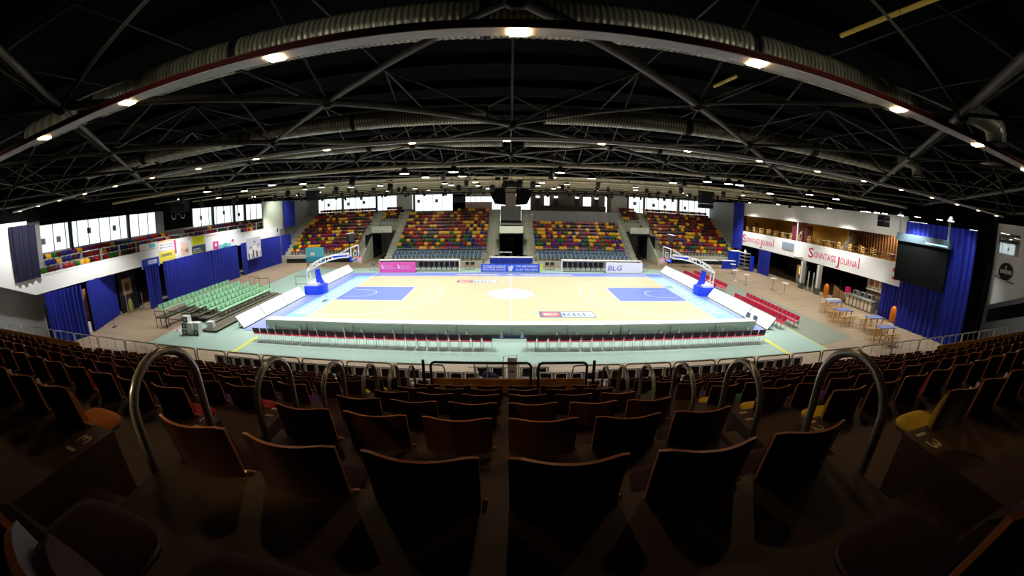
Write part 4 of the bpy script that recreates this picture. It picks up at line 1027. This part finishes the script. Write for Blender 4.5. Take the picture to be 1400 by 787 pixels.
# seats --------------------------------------------------------------
def superring(cx,cy,hx,hy,z,n=20,e=4.):
    out=[]
    for i in range(n):
        a=2*PI*i/n; c,s=math.cos(a),math.sin(a)
        out.append((cx+hx*math.copysign(abs(c)**(2/e),c),cy+hy*math.copysign(abs(s)**(2/e),s),z))
    return out
def rings(b,R,m):
    n=len(R[0]); vs=[p for r in R for p in r]
    fs=[(i*n+k,i*n+(k+1)%n,(i+1)*n+(k+1)%n,(i+1)*n+k) for i in range(len(R)-1) for k in range(n)]
    fs+=[tuple(range(n-1,-1,-1)),tuple((len(R)-1)*n+k for k in range(n))]
    b.add(vs,fs,m,True)
def backshell(b,m,em,off=0.,w=.5,ztop=.85,zbot=.14,th=.018,inset=0.,nc=10,nr=8):
    P=[]
    for i in range(nr+1):
        t=i/nr; row=[]
        for j in range(nc+1):
            u=-1+2*j/nc; ww=(w/2-inset)*(.97+.03*t)
            zz=zbot+inset+(ztop-inset-.02*0-zbot-inset)*t
            zz-=.02*abs(u)**9*(t**6)
            y=.09*(1-t)**1.15+.08*u*u*(.6+.4*t)-.05+.03*math.sin(PI*t)+off
            row.append((u*ww,y,zz))
        P.append(row)
    R=len(P);Q=len(P[0]);vs=[p for r in P for p in r];n=R*Q
    vs2=vs+[(x,y+th,z) for x,y,z in vs]
    fs=[(i*Q+j,i*Q+j+1,(i+1)*Q+j+1,(i+1)*Q+j) for i in range(R-1) for j in range(Q-1)]
    b.add(vs2,fs+[tuple(n+k for k in reversed(f)) for f in fs],m,True)
    edge=[(i*Q,(i+1)*Q) for i in range(R-1)]+[((R-1)*Q+j,(R-1)*Q+j+1) for j in range(Q-1)]+[((i+1)*Q+Q-1,i*Q+Q-1) for i in range(R-2,-1,-1)]+[(j+1,j) for j in range(Q-2,-1,-1)]
    b.add(vs2,[(a,n+a,n+c,c) for a,c in edge],em)
def cushion(b,m): rings(b,[superring(0,.30,.19,.15,.355),superring(0,.30,.225,.175,.37),superring(0,.30,.23,.18,.40),superring(0,.30,.21,.16,.425),superring(0,.30,.15,.11,.435)],m)
SEATP={}
def parts_for(col):
    if col in SEATP: return SEATP[col]
    fab=FAB[col]; out=[]
    if 'base' not in SEATP:
        q=MB(); backshell(q,plywood,plyedge); A=q.mesh('backrest')
        q=MB(); rings(q,[superring(0,.30,.21,.16,.335),superring(0,.30,.225,.175,.34),superring(0,.30,.225,.175,.357)],plywood); q.box((-.2,.12,.33),(.2,.16,.38),plywood); Bm=q.mesh('seat_shell')
        q=MB(); q.path([(0,.24,.33),(0,.24,.14),(0,.22,0)],.022,steel,6); Cc=q.mesh('leg')
        q=MB(); q.box((-.2,.18,.30),(.2,.24,.335),steel); G=q.mesh('bracket')
        q=MB()
        q.path([(.262,.08,.55),(.266,.14,.50),(.262,.16,.45)],[.009,.013,.008],plyedge,5)
        D=q.mesh('arm_stub'); SEATP['base']=(A,Bm,Cc,D,G)
    A,Bm,Cc,D,G=SEATP['base']
    q=MB(); cushion(q,fab); E=q.mesh('cushion')
    q=MB(); backshell(q,fab,fab,.02,.5,.83,.36,.035,.03,8,5); F=q.mesh('back_pad')
    SEATP[col]=[('backrest',A),('seat_shell',Bm),('leg',Cc),('bracket',G),('arm_stub',D),('cushion',E),('back_pad',F)]
    return SEATP[col]
seats=[]
for i,x in enumerate((-1.3,-.66)): seats.append((0,x,'centre',i,0))
seats.append((0,1.2,'centre',5,0))
for k in range(1,7):
    for i,x in enumerate((-1.61,-.99,-.37,.25,.88,1.5)): seats.append((k,x,'centre',i,0))
for k in range(0,10):
    for s in(-1,1):
        for i in range(19): seats.append((k,s*(3.2+.62*i),'left' if s<0 else 'right',i,1))
for k in range(0,7):
    for s in(-1,1):
        for i in range(24): seats.append((k,s*(16.5+.62*i),'outer left' if s<0 else 'outer right',i,1))
LC=['wine','amber','red','red','purple','navy','yellow','yellow','amber','amber']; RC_=['wine','yellow','yellow','yellow','yellow','green','green','purple','amber','amber']
vis=[]
for k,x,blk,i,s in seats:
    X,Y,Z=XO+x,YO+dyk(k),zt(k)
    u,v=project(X,Y,Z+.8); u2,v2=project(X,Y+.4,Z+.45)
    if min(u,u2)<-60 and max(u,u2)<-60 or min(u,u2)>1460 or min(v,v2)>830 : continue
    vis.append((math.dist((X,Y,Z+.8),(CX,CY,CZ)),k,x,blk,i,X,Y,Z))
vis.sort()
rest=MB(); 
RN=lambda k:('nearest' if k==0 else ordn(k+1))
for idx,(d,k,x,blk,i,X,Y,Z) in enumerate(vis):
    h=random.random(); col='wine' if h<.6 or blk=='centre' else 'navy' if h<.8 else 'red' if h<.9 else 'purple'
    if i==0 and blk=='left': col=LC[k]
    if i==0 and blk=='right': col=RC_[k]
    if i==1 and blk=='right' and k in(4,5,6): col=['green','purple','purple'][k-4]
    if idx<300:
        if blk=='centre': lab='dark plywood theatre seat, %s from left, %s row ahead, centre block'%(ordn(i+1),RN(k))
        else: lab='dark plywood theatre seat, %s from the aisle, %s row ahead, %s block'%(ordn(i+1),RN(k),blk)
        t=thing('theatre_chair',lab,'seat',(X,Y,Z),0,'theatre seats of the near tribune')
        for n,me in parts_for(col): link(n,me,t)
    else:
        rest.x=Matrix.Translation((X,Y,Z)); backshell(rest,plywood,plyedge,nc=6,nr=4)
        q=[superring(0,.30,.225,.175,.36,10),superring(0,.30,.23,.18,.40,10),superring(0,.30,.2,.15,.43,10)]; rings(rest,q,FAB[col]); rest.box((-.18,.1,0),(.18,.26,.36),steel)
rest.x=None
o=rest.build('theatre_seating'); tag(o,'distant rows of dark plywood seats at the sides and front of the near tribune','seating','theatre seats of the near tribune'); stuff(o)
print('near seats',len(vis))
# aisle hand rails: one inverted U per row
for s in(-1,1):
    for k in range(1,7):
        x=XO+s*1.98; y0=YO+dyk(k)-.05; y1=y0+.58; z0=zt(k); top=z0+1.1; r=.29
        pts=[(x,y0,z0),(x,y0,top-r)]+[(x,(y0+y1)/2-r*math.cos(a),top-r+r*math.sin(a)) for a in [PI*i/12 for i in range(1,12)]]+[(x,y1,top-r),(x,y1,z0-.253)]
        b=MB(); b.path(pts,.029,steel,12); o=b.build('handrail')
        tag(o,'steel inverted-U handrail at the %s aisle, %s ahead of the camera'%('left' if s<0 else 'right','nearest one' if k==1 else ordn(k)+' one'),'handrail','aisle handrails')
        q=MB()
        for yy,zz in((y0,z0),(y1,z0-.253)): q.lathe([(.06,0),(.06,.012),(.03,.02)],(x,yy,zz),steel,12)
        q.build('floor_flange',o)
# parapets
def gate(x0,x1,y,z0,z1,label):
    b=MB(); r=.08
    b.path([(x0,y,z0-.35),(x0,y,z1-r),(x0+.03,y,z1-.03),(x0+r,y,z1),(x1-r,y,z1),(x1-.03,y,z1-.03),(x1,y,z1-r),(x1,y,z0-.35)],.03,browntube,10)
    tag(b.build('guard_rail'),label,'railing')
yp=ye-.02; zp=zt(6)
gate(XO-1.77,XO+.5,yp-.03,zp,CZ-.4233*8.4,'wide brown tube guard rail on the pine parapet ahead')
gate(XO+.67,XO+1.78,yp-.03,zp,CZ-.4233*8.4,'narrow brown tube guard rail right of the wide one')
for s in(-1,1):
    b=MB(); b.path([(XO+s*1.95,yp,zp-.3),(XO+s*1.95,yp,zp+.82)],.035,browntube,10); tag(b.build('rail_post'),'single brown post at the %s end of the pine parapet'%('left' if s<0 else 'right'),'post')
b=MB()
for j in range(4): b.box((XO-1.75,yp+.02,zp-.25+.155*j),(XO+1.75,yp+.06,zp-.25+.155*j+.148),parapetwood)
tag(b.build('parapet'),'pine board parapet below the brown guard rails','parapet')
for s in(-1,1):
    b=MB(); a,c=sorted((XO+s*16.1,XO+s*31.5))
    for j in range(3): b.box((a,yp+.02,zp-.12+.155*j),(c,yp+.06,zp-.12+.155*j+.148),orangewood)
    tag(b.build('parapet'),'orange board parapet at the far %s side of the near tribune'%('left' if s<0 else 'right'),'parapet')
# front rail of the tribune: rounded panels, longer sections further out
def panel(x0,x1,label,grp,sec):
    b=MB(); y=yf+.05; z0,z1=1.46,2.29; r=.12
    b.path([(x0,y,z0),(x0,y,z1-r),(x0+.035,y,z1-.035),(x0+r,y,z1),(x1-r,y,z1),(x1-.035,y,z1-.035),(x1,y,z1-r),(x1,y,z0)],.024 if not sec else .03,alu if not sec else railwhite,8)
    if not sec: b.tube((x0,y,z0+.1),(x1,y,z0+.1),.018,alu,6)
    else:
        n=3
        for i in range(1,n): b.tube((x0+(x1-x0)*i/n,y,z0),(x0+(x1-x0)*i/n,y,z1),.014,railwhite,6)
    tag(b.build('tribune_railing'),label,'railing',grp)
for s in(-1,1):
    nm='left' if s<0 else 'right'; x=2.05; i=1
    while x<11.8:
        a,c=sorted((XO+s*x,XO+s*(x+1.62))); panel(a,c,'rounded aluminium rail panel on tribune front, %s from centre, %s side'%(ordn(i),nm),'rail panels of the near tribune',False); x+=1.75; i+=1
    while x<33:
        L=2.6; a,c=sorted((XO+s*x,XO+s*(x+L-.12))); panel(a,c,'long white rail section on tribune front, %s from centre, %s side'%(ordn(i),nm),'rail panels of the near tribune',True); x+=L; i+=1
# black floor seats beyond the rail
b=MB()
q=[[(-.2+.40*j/4,-.22,.56+.34*i/2) for j in range(5)] for i in range(3)]
b.grid(q,blackpl,True,(0,-.03,0)); b.prism([(-.2,.42),(-.2,.47),(.2,.47),(.22,.43)],0,-.22,.22,blackpl)
for sx in(-1,1):
    b.box((sx*.265-.04,-.29,.0),(sx*.265+.04,-.2,.98),white); b.box((sx*.265-.03,-.25,.47),(sx*.265+.03,.2,.53),white); b.box((sx*.265-.03,.15,0),(sx*.265+.03,.21,.5),white)
b.box((-.25,-.27,.42),(.25,-.23,.5),white); b.box((-.25,-.27,.93),(.25,-.23,.98),white)
FS=b.mesh('floor_seat')
for s in(-1,1):
    nm='left' if s<0 else 'right'
    for i in range(18):
        tag(link('floor_chair',FS,None,(XO+s*(3.75+.58*i),-16.75,0)),'black seat with white side frames before the tribune, %s from centre, %s side'%(ordn(i+1),nm),'seat','black seats before the near tribune')
    for r in(1,2):
        for i in range(4):
            tag(link('floor_chair',FS,None,(XO+s*(1.45+.58*i),-16.2-.75*r,0)),'black seat with white frames, %s from centre, %s row behind, %s side'%(ordn(i+1),ordn(r),nm),'seat','black seats before the near tribune')
for i,x in enumerate((-1.05,-.42,.75,1.3)):
    tag(link('floor_chair',FS,None,(XO+x,-16.4,.0)),'black floor seat seen through the brown guard rails, %s from left'%ordn(i+1),'seat','black seats seen through the guard rails')
b=MB(); b.x=Matrix.Translation((XO-.72,-16.95,.55)); rings(b,[superring(0,0,.3,.18,0,16,3),superring(.02,0,.34,.22,.1,16,3),superring(-.05,.02,.25,.16,.22,16,2.5),superring(-.12,.03,.12,.09,.32,16,2)],mat('jacket_navy',(24,32,72),.8)); tag(b.build('folded_jacket'),'dark blue jacket lying over a black floor seat','jacket')
t=thing('info_stand','white info board with grey lines on a thin frame beyond the guard rail','sign',(XO+.1,-17.0,0)); b=MB(); b.path([(-.3,0,0),(-.3,0,1.55),(.22,0,1.62),(.22,0,0)],.012,darkgrey,5); b.build('frame',t)
b=MB(); b.box((-.14,-.02,.1),(.2,.0,1.5),offwhite); 
for j in range(4): b.box((-.08,-.024,.25+.32*j),(.14,-.02,.33+.32*j),mat('grey_line',(90,92,96),.6))
b.build('board',t)
b=MB()
for x in(-1.2,-.75,-.2,.35,1.05): b.tube((XO+x,-18.4,0),(XO+x,-18.4,1.9),.022,railwhite,6)
for z in(.9,1.3,1.7): b.tube((XO-1.4,-18.4,z),(XO+1.4,-18.4,z),.012,railwhite,5)
tag(b.build('barrier'),'thin white bar barrier in the exit beyond the pine parapet','barrier')
# ================================================================== ROOF STRUCTURE
g=3.9; ox,oy=-.1,-19.5; zb,ztop=9.65,11.6
root=link('roof_truss',None); struct(root)
I0,I1,J0,J1=-9,9,-4,7
def node(i,j): return Vector((ox+g*i,oy+g*j,zb))
def inside(i,j): return I0<=i<=I1 and J0<=j<=J1
for d,r,m in((1,.085,greytube),(-1,.05,greytube)):
    for c in range(-30,31):
        pts=[(i,j) for j in range(J0,J1+1) for i in range(I0,I1+1) if (i-d*j)==c and (i+j)%2==0]
        if len(pts)<2: continue
        pts.sort(key=lambda q:q[1])
        b=MB()
        for a,e in zip(pts,pts[1:]): b.path([node(*a),node(*e)],r if (sum(a)//2)%3 else r*.8,m,8)
        b.build('chord',root)
wb=[];
for j in range(J0,J1+1):
    for i in range(I0,I1+1):
        if (i+j)%2: continue
        b=MB(); p=node(i,j)
        b.lathe([(.05,-.14),(.13,-.1),(.15,0),(.13,.1),(.05,.14)],p,darktube,10); 
        wb.append((math.dist(p,(CX,CY,CZ)),i,j))
        b.build('node',root)
wb.sort()
webs=MB(); nweb=0
for d,i,j in wb:
    for di,dj in((1,0),(-1,0),(0,1),(0,-1)):
        p=node(i,j); e=Vector((ox+g*(i+di),oy+g*(j+dj),ztop))
        t=MB() if nweb<100 else webs
        t.path([p+(e-p)*.04,e],.04 if (di+dj)>0 else .03,greytube,6)
        if nweb<100: t.build('web',root)
        nweb+=1
o=webs.build('web',root); stuff(o)
tp=MB()
for j in range(J0,J1+1): tp.tube((ox+g*I0,oy+g*j,ztop),(ox+g*I1,oy+g*j,ztop),.035,darktube,5)
for i in range(I0,I1+1): tp.tube((ox+g*i,oy+g*J0,ztop),(ox+g*i,oy+g*J1,ztop),.035,darktube,5)
o=tp.build('top_grid',root); stuff(o)
# ceiling over the far half: cream suspended panels and beams
b=MB(); b.box((-32,9.2,9.75),(32,28.,9.85),cream)
for y in(11,14,17,20,23,26): b.box((-32,y-.12,9.35),(32,y+.12,9.75),cream)
for x in range(-30,31,4): b.box((x-.06,9.2,9.5),(x+.06,28,9.75),cream)
struct(b.build('ceiling_panel'))
# light tracks with lamps
redside=mat('dark_red_lacquer',(92,26,24),.4)
def track(name,label,y,z,w,h,n,pitch,x0,side,lamp,lit):
    t=thing(name,label,'light track',(x0,y,z))
    b=MB(); L=n*pitch+1.2
    b.box((-L,-w/2,0),(L,w/2,.012),white); b.box((-L,-w/2,.012),(L,-w/2+.012,h),side); b.box((-L,w/2-.012,.012),(L,w/2,h),white); b.box((-L,-w/2,h),(L,w/2,h+.01),mat('track_top',(130,92,50),.5))
    b.build('profile',t)
    for i in range(-n,n+1):
        q=MB(); q.box((i*pitch-lamp,-w*.42,-.02),(i*pitch+lamp,w*.42,.0),warmglow); q.build('lamp',t)
        if i%2==0:
            q=MB(); q.tube((i*pitch+.4,0,h),(i*pitch+.4,0,2.2),.006,darktube,4); q.build('cable',t)
    return t
track('light_track','long white and dark red light track with warm lamps nearest to the camera',-27.12,9.3,.24,.1,10,2.94,-.07,redside,.1,True)
track('light_track','second white light track with warm lamps over the tribune front',-18.6,9.3,.13,.1,10,3.02,-.25,white,.1,True)
def pipe(label,y,z,r,m=cream,L=31):
    b=MB(); b.tube((-L,y,z),(L,y,z),r,m,12); o=tag(b.build('ceiling_pipe'),label,'pipe')
    for x in range(-28,29,7):
        q=MB(); q.tube((x,y,z),(x+.0,y,min(11.5,z+2.3)),.012,darktube,4); q.build('hanger',o)
PIPES=[(-10,9.3,.12),(-5.2,8.95,.04),(0,8.95,.075),(5,9.0,.04),(10,8.95,.06),(15.5,8.9,.05),(21,8.85,.05),(26.5,8.75,.07)]
PN2=['over the scorers tables','over the near half of the court','over the halfway of the court','over the far half of the court','over the team benches','over the blue-grey seats','over the coloured seats','before the back wall']
for (y,z,r),n in zip(PIPES,PN2): pipe('long cream ceiling pipe '+n,y,z,r)
# ducts
def ductline(label,y,z,r,segs):
    b=MB()
    for x0,x1 in segs:
        n=max(3,int((x1-x0)/.042)); n-=n%3; pts=[];rs=[]
        for i in range(n+1):
            pts.append((x0+(x1-x0)*i/n,y,z)); rs.append(r*(.95 if i%3==0 else 1.0))
        b.path(pts,rs,duct,20)
        for x in(x0,x1): b.path([(x-.03,y,z),(x+.03,y,z)],r*1.06,darktube,20)
    return tag(b.build('air_duct'),label,'duct')
ductline('big ribbed air duct above the nearest light track',-25.25,10.36,.33,[(-13.5,-10.2),(-9.6,-5.1),(-5.0,-.6),(-.5,4.0),(4.1,8.9)])
ductline('second ribbed air duct crossing behind the nearest truss nodes',-17.9,10.3,.30,[(-20,-15.8),(-15.6,-10.4),(-10,-5.6),(-5.5,-.9),(1.0,6.0),(6.2,12.),(12.3,18)])
ductline('third ribbed air duct above the tribune front',-12.4,10.2,.26,[(-22,-14),(-13.8,-7),(-6.8,-.5),(.5,7),(7.2,14),(14.2,22)])
ductline('lower ribbed air duct at the left above the tribune',-19.8,9.95,.22,[(-19,-14.5),(-14.2,-9.9)])
for (x,y,z,r,l) in((10.4,-26.7,10.15,.26,'nearest'),(14.9,-21.3,10.0,.22,'second')):
    b=MB(); pts=[(x-.9,y,z)]+[(x+.3*math.sin(a),y,z-.3*(1-math.cos(a))) for a in [PI/2*i/6 for i in range(7)]]+[(x+.3,y,z-.42)]
    b.path(pts,[r*.9]+[r*(1.02 if i%2 else .97) for i in range(7)]+[r],duct,18); b.path([(x+.3,y,z-.42),(x+.3,y,z-.46)],r*1.1,darktube,18); tag(b.build('duct_elbow'),'ribbed duct elbow with round outlet, %s one at the right'%l,'duct')
# fluorescent strips in the dark roof
for i,(p,q_) in enumerate((((6.55,-28.3,11.3),(6.5,-25.3,11.3)),((6.2,-21.3,11.3),(6.15,-20.0,11.3)))):
    b=MB(); b.path([p,q_],.05,mat('old_strip_lamp',(190,160,70),.5,emit=.08),6); tag(b.build('strip_lamp'),'dim yellowish strip lamp in the dark roof, %s'%('upper right' if i==0 else 'behind the nearest track'),'lamp')
for x,y,l in((15.2,-24.6,'nearer'),(19.6,-19.5,'farther')):
    b=MB(); b.lathe([(.05,.06),(.42,.03),(.44,0),(.05,-.02)],(x,y,10.0),mat('diffuser_plate',(150,146,124),.5),18); b.tube((x,y,10.05),(x,y,11.5),.02,darktube,5); tag(b.build('air_diffuser'),'pale round air diffuser plate in the dark roof at right, %s one'%l,'diffuser')
# hanging screens over centre court
t=thing('hanging_screen','black hanging screen left of the centre line','screen',(-.95,2.0,0))
def wedge(b,pts,y0,y1,m): b.prism(pts,1,y0,y1,m)
b=MB(); wedge(b,[(-.86,8.2),(.42,8.55),(.52,7.02),(-.4,7.12)],-.35,.35,blackcloth); b.build('panel',t); q=MB(); q.tube((0,0,8.3),(0,0,9.6),.03,black,6); q.build('hanger',t)
t=thing('hanging_screen','black hanging screen right of the centre line','screen',(.95,2.0,0))
b=MB(); wedge(b,[(-.5,8.55),(.82,8.2),(.33,7.1),(-.6,7.02)],-.35,.35,blackcloth); b.build('panel',t); q=MB(); q.tube((0,0,8.3),(0,0,9.6),.03,black,6); q.build('hanger',t)
b=MB()
for i in range(16):
    x,y,z=random.uniform(-1.1,.9),random.uniform(-3.2,-.5),random.uniform(8.4,9.1); b.box((x-.18,y-.18,z-.16),(x+.18,y+.18,z+.16),black)
b.box((-1.2,-3.3,9.2),(1.0,-.4,9.28),darktube)
tag(b.build('winch_rig'),'black rig of boxes hanging over the centre of the court','rig')
def speaker(label,x,y,z,w,h,n):
    t=thing('loudspeaker',label,'loudspeaker',(x,y,z))
    for i in range(n):
        q=MB(); q.prism([(-.35,h*i/n+.02),(.35,h*i/n+.0),(.3,h*(i+1)/n-.02),(-.35,h*(i+1)/n-.02)],0,-w/2,w/2,black); q.build('cabinet',t)
    q=MB(); q.tube((0,0,h),(0,0,9.6-z),.03,black,5); q.build('hanger',t)
speaker('black loudspeaker cluster hanging over the left baseline',-20,6.6,8.0,1.4,1.2,3)
speaker('black loudspeaker cluster hanging over the right baseline',17.4,2.2,7.4,1.3,1.7,4)
speaker('black loudspeaker cluster hanging before the black wall screen at left',-29.2,-3.6,8.0,2.0,1.3,4)
speaker('black loudspeaker hanging left of the video screen at right',28.5,-9.4,7.5,.9,.9,2)
# lamps over the hall: measured positions
LAMPS=[(-14.62,-9.4),(-18.91,-10.87),(-18.95,-6.66),(-26.84,5.45),(-13.43,-7.45),(-17.56,.25),(-15.2,-1.01),(-5.71,-10.27),(-5.39,-6.23),(-3.05,-10.4),(-3.06,-6.41),(-5.78,3.8),(-5.72,7.45),(-2.94,1.94),(-3.27,9.48),(-14.15,2.86),(-11.52,3.35),(-11.2,15.45),(-11.41,24.6),(2.55,-5.61),(2.49,-10.15),(5.05,-5.87),(2.56,2.74),(2.68,9.2),(4.92,4.48),(5.28,12.72),(11.18,4.13),(13.64,11.81),(10.34,-6.58),(10.85,-10.48),(12.25,-10.54),(12.94,-10.67),(18.93,11.08),(22.63,17.17),(22.42,12.75),(21.4,2.14),(18.67,-6.06),(18.6,-10.66),(21.34,-10.5),(29.0,12.0),(29.0,6.2),(29.0,1.7),(29.0,.5),(29.0,-2.2),(29.0,-6.6),(29,-7.2),(29,-8.2),(29,-9.1),(29.0,-10.8),(28.8,-12.6),(28.8,-14.6),(28.8,-15.6),(-21,10),(-21,16),(-21,22),(-5.5,16),(-2.9,20),(5.2,18),(11,20),(16,22),(-16,20),(-26,14),(-26,-1.5),(-25,-7.5),(24,22),(27,24),(-28,21)]
rows={}
for x,y in LAMPS: rows.setdefault(round(y/4.),[]).append((x,y))
litn=0
capm=mat('lamp_housing',(30,30,32),.5,.4)
for rk in sorted(rows):
    L=sorted(rows[rk])
    for i,(x,y) in enumerate(L):
        z=8.9 if abs(x)<28 else 8.55
        nmr=['over the scorers tables','','','','','','','','','']
        t=thing('ceiling_lamp','bright white ceiling lamp, %s from left in the %s row from the near side'%(ordn(i+1),ordn(sorted(rows).index(rk)+1)),'lamp',(x,y,z),group='ceiling lamps over the hall')
        b=MB(); b.lathe([(.26,.0),(.27,.05),(.16,.22),(.12,.30),(.03,.32)],(0,0,0),capm,14); b.build('housing',t)
        b=MB(); b.lathe([(.24,-.012),(.24,.0)],(0,0,0),lampglow,14); b.build('lens',t)
        q=MB(); q.tube((0,0,.3),(0,0,1.0),.012,capm,4); q.build('hanger',t)
# stage lights on the pipes
for pi,((y,z,r),nm) in enumerate(zip(PIPES,PN2)):
    n=[8,12,18,14,20,20,22,16][pi]; xs=sorted(-27+54*(q+random.uniform(.2,.8)*(.9 if n<19 else .75))/n for q in range(n))
    for i,x in enumerate(xs):
        t=thing('stage_light','black stage light, %s from left, ceiling pipe %s'%(ordn(i+1),nm),'stage light',(x,y,z-r),random.uniform(-.6,.6),'stage lights on the ceiling pipes')
        s=random.uniform(.8,1.25)
        b=MB(); b.x=Matrix.Translation((0,0,-.42*s))@Matrix.Rotation(random.uniform(-.5,.7),4,'X'); b.lathe([(.1*s,-.22*s),(.15*s,-.2*s),(.15*s,.12*s),(.1*s,.2*s),(.02,.22*s)],(0,0,0),black,10); b.build('can',t)
        b=MB(); b.path([(-.17*s,0,-.42*s),(-.17*s,0,-.08),(.17*s,0,-.08),(.17*s,0,-.42*s)],.015,black,4); b.tube((0,0,-.08),(0,0,.05),.02,black,4); b.build('yoke',t)
# ================================================================== LIGHTS
def spot(name,loc,target,power,angle,col=(1,1,1),blend=.6,size=.25):
    l=bpy.data.lights.new(name,'SPOT'); l.energy=power; l.spot_size=math.radians(angle); l.spot_blend=blend; l.color=col; l.shadow_soft_size=size
    o=bpy.data.objects.new(name,l); C.objects.link(o); o.location=loc
    o.rotation_euler=(Vector(target)-Vector(loc)).to_track_quat('-Z','Y').to_euler(); return o
for x in(-18.9,-11.3,-4.2,4.2,11.3,18.9):
    for y in(-10.4,-4.5,2.5,8.5):
        spot('hall_spot',(x,y,8.85),(x*.98,y+(.8 if y<-8 else 0),0),1400,118,(1,.985,.95),.8)
for x in(-24,-12,0,12,24): spot('stand_spot',(x,12.0,8.85),(x,18.5,1.0),1400*.7,95,(1,.97,.92),.8)
for x in(-28.5,28.5):
    for y in(-12,-3,6,14): spot('side_spot',(x,y,8.5),(x*1.06,y,0),1400*.95,110,(1,.97,.92),.7)
for y in(-6,3,11): spot('gallery_lamp',(34.5,y,7.4),(34.5,y,4),330,150,(1,.85,.6),.5)
for i in range(-4,5): spot('track_spot',(-.07+2.94*i,-27.12,9.24),(-.07+2.94*i,-27.6,5),14,120,(1,.72,.42),.6,.06)
for i in range(-8,9): spot('track_spot',(-.25+3.02*i,-18.6,9.24),(-.25+3.02*i,-20.8,3.4),26,120,(1,.75,.48),.6,.06)

spot('curtain_fill',(28.4,-15.6,8.9),(30.5,-15.9,6.0),700,60,(.9,.95,1),.7)  # two added spots that brighten the big blue curtain
spot('curtain_fill',(28.4,-11.0,8.9),(30.5,-11.5,4),160,70,(.9,.95,1),.7)
for y in(-13,-3,8): spot('balcony_spot',(-33.5,y,8.4),(-35,y,4.5),120,140,(1,.98,.95),.7)
spot('rear_spot',(-5.6,-33.6,9.0),(-1.85,-30.15,6.55),260,10,(1,.78,.42),.5,.08)
spot('rear_spot',(6.5,-34.5,9.4),(3.3,-30.9,6.1),170,12,(1,.78,.42),.5,.08)
for x in(-14,-5,5,14): spot('truss_fill',(x,-33.0,8.6),(x*.9,-27.6,11.2),150,62,(1,.93,.8),.8,.2)  # added unseen uplights behind the camera, brightening ducts and trusses

spot('side_spot',(-28.5,-18.5,8.9),(-32,-18.8,6.4),700,110,(1,.97,.95),.7)  # this one is an extra, added to brighten the left end wall

spot('bar_fill',(32.3,-5.6,2.85),(32.6,-5.6,0),70,150,(1,.9,.75),.5)  # added fill inside the bar, without a fixture
spot('wall_fill',(-29.0,16.5,8.6),(-32,17.5,6.5),300,100,(1,1,.97),.7)  # added fill that brightens the pale green wall, without a fixture
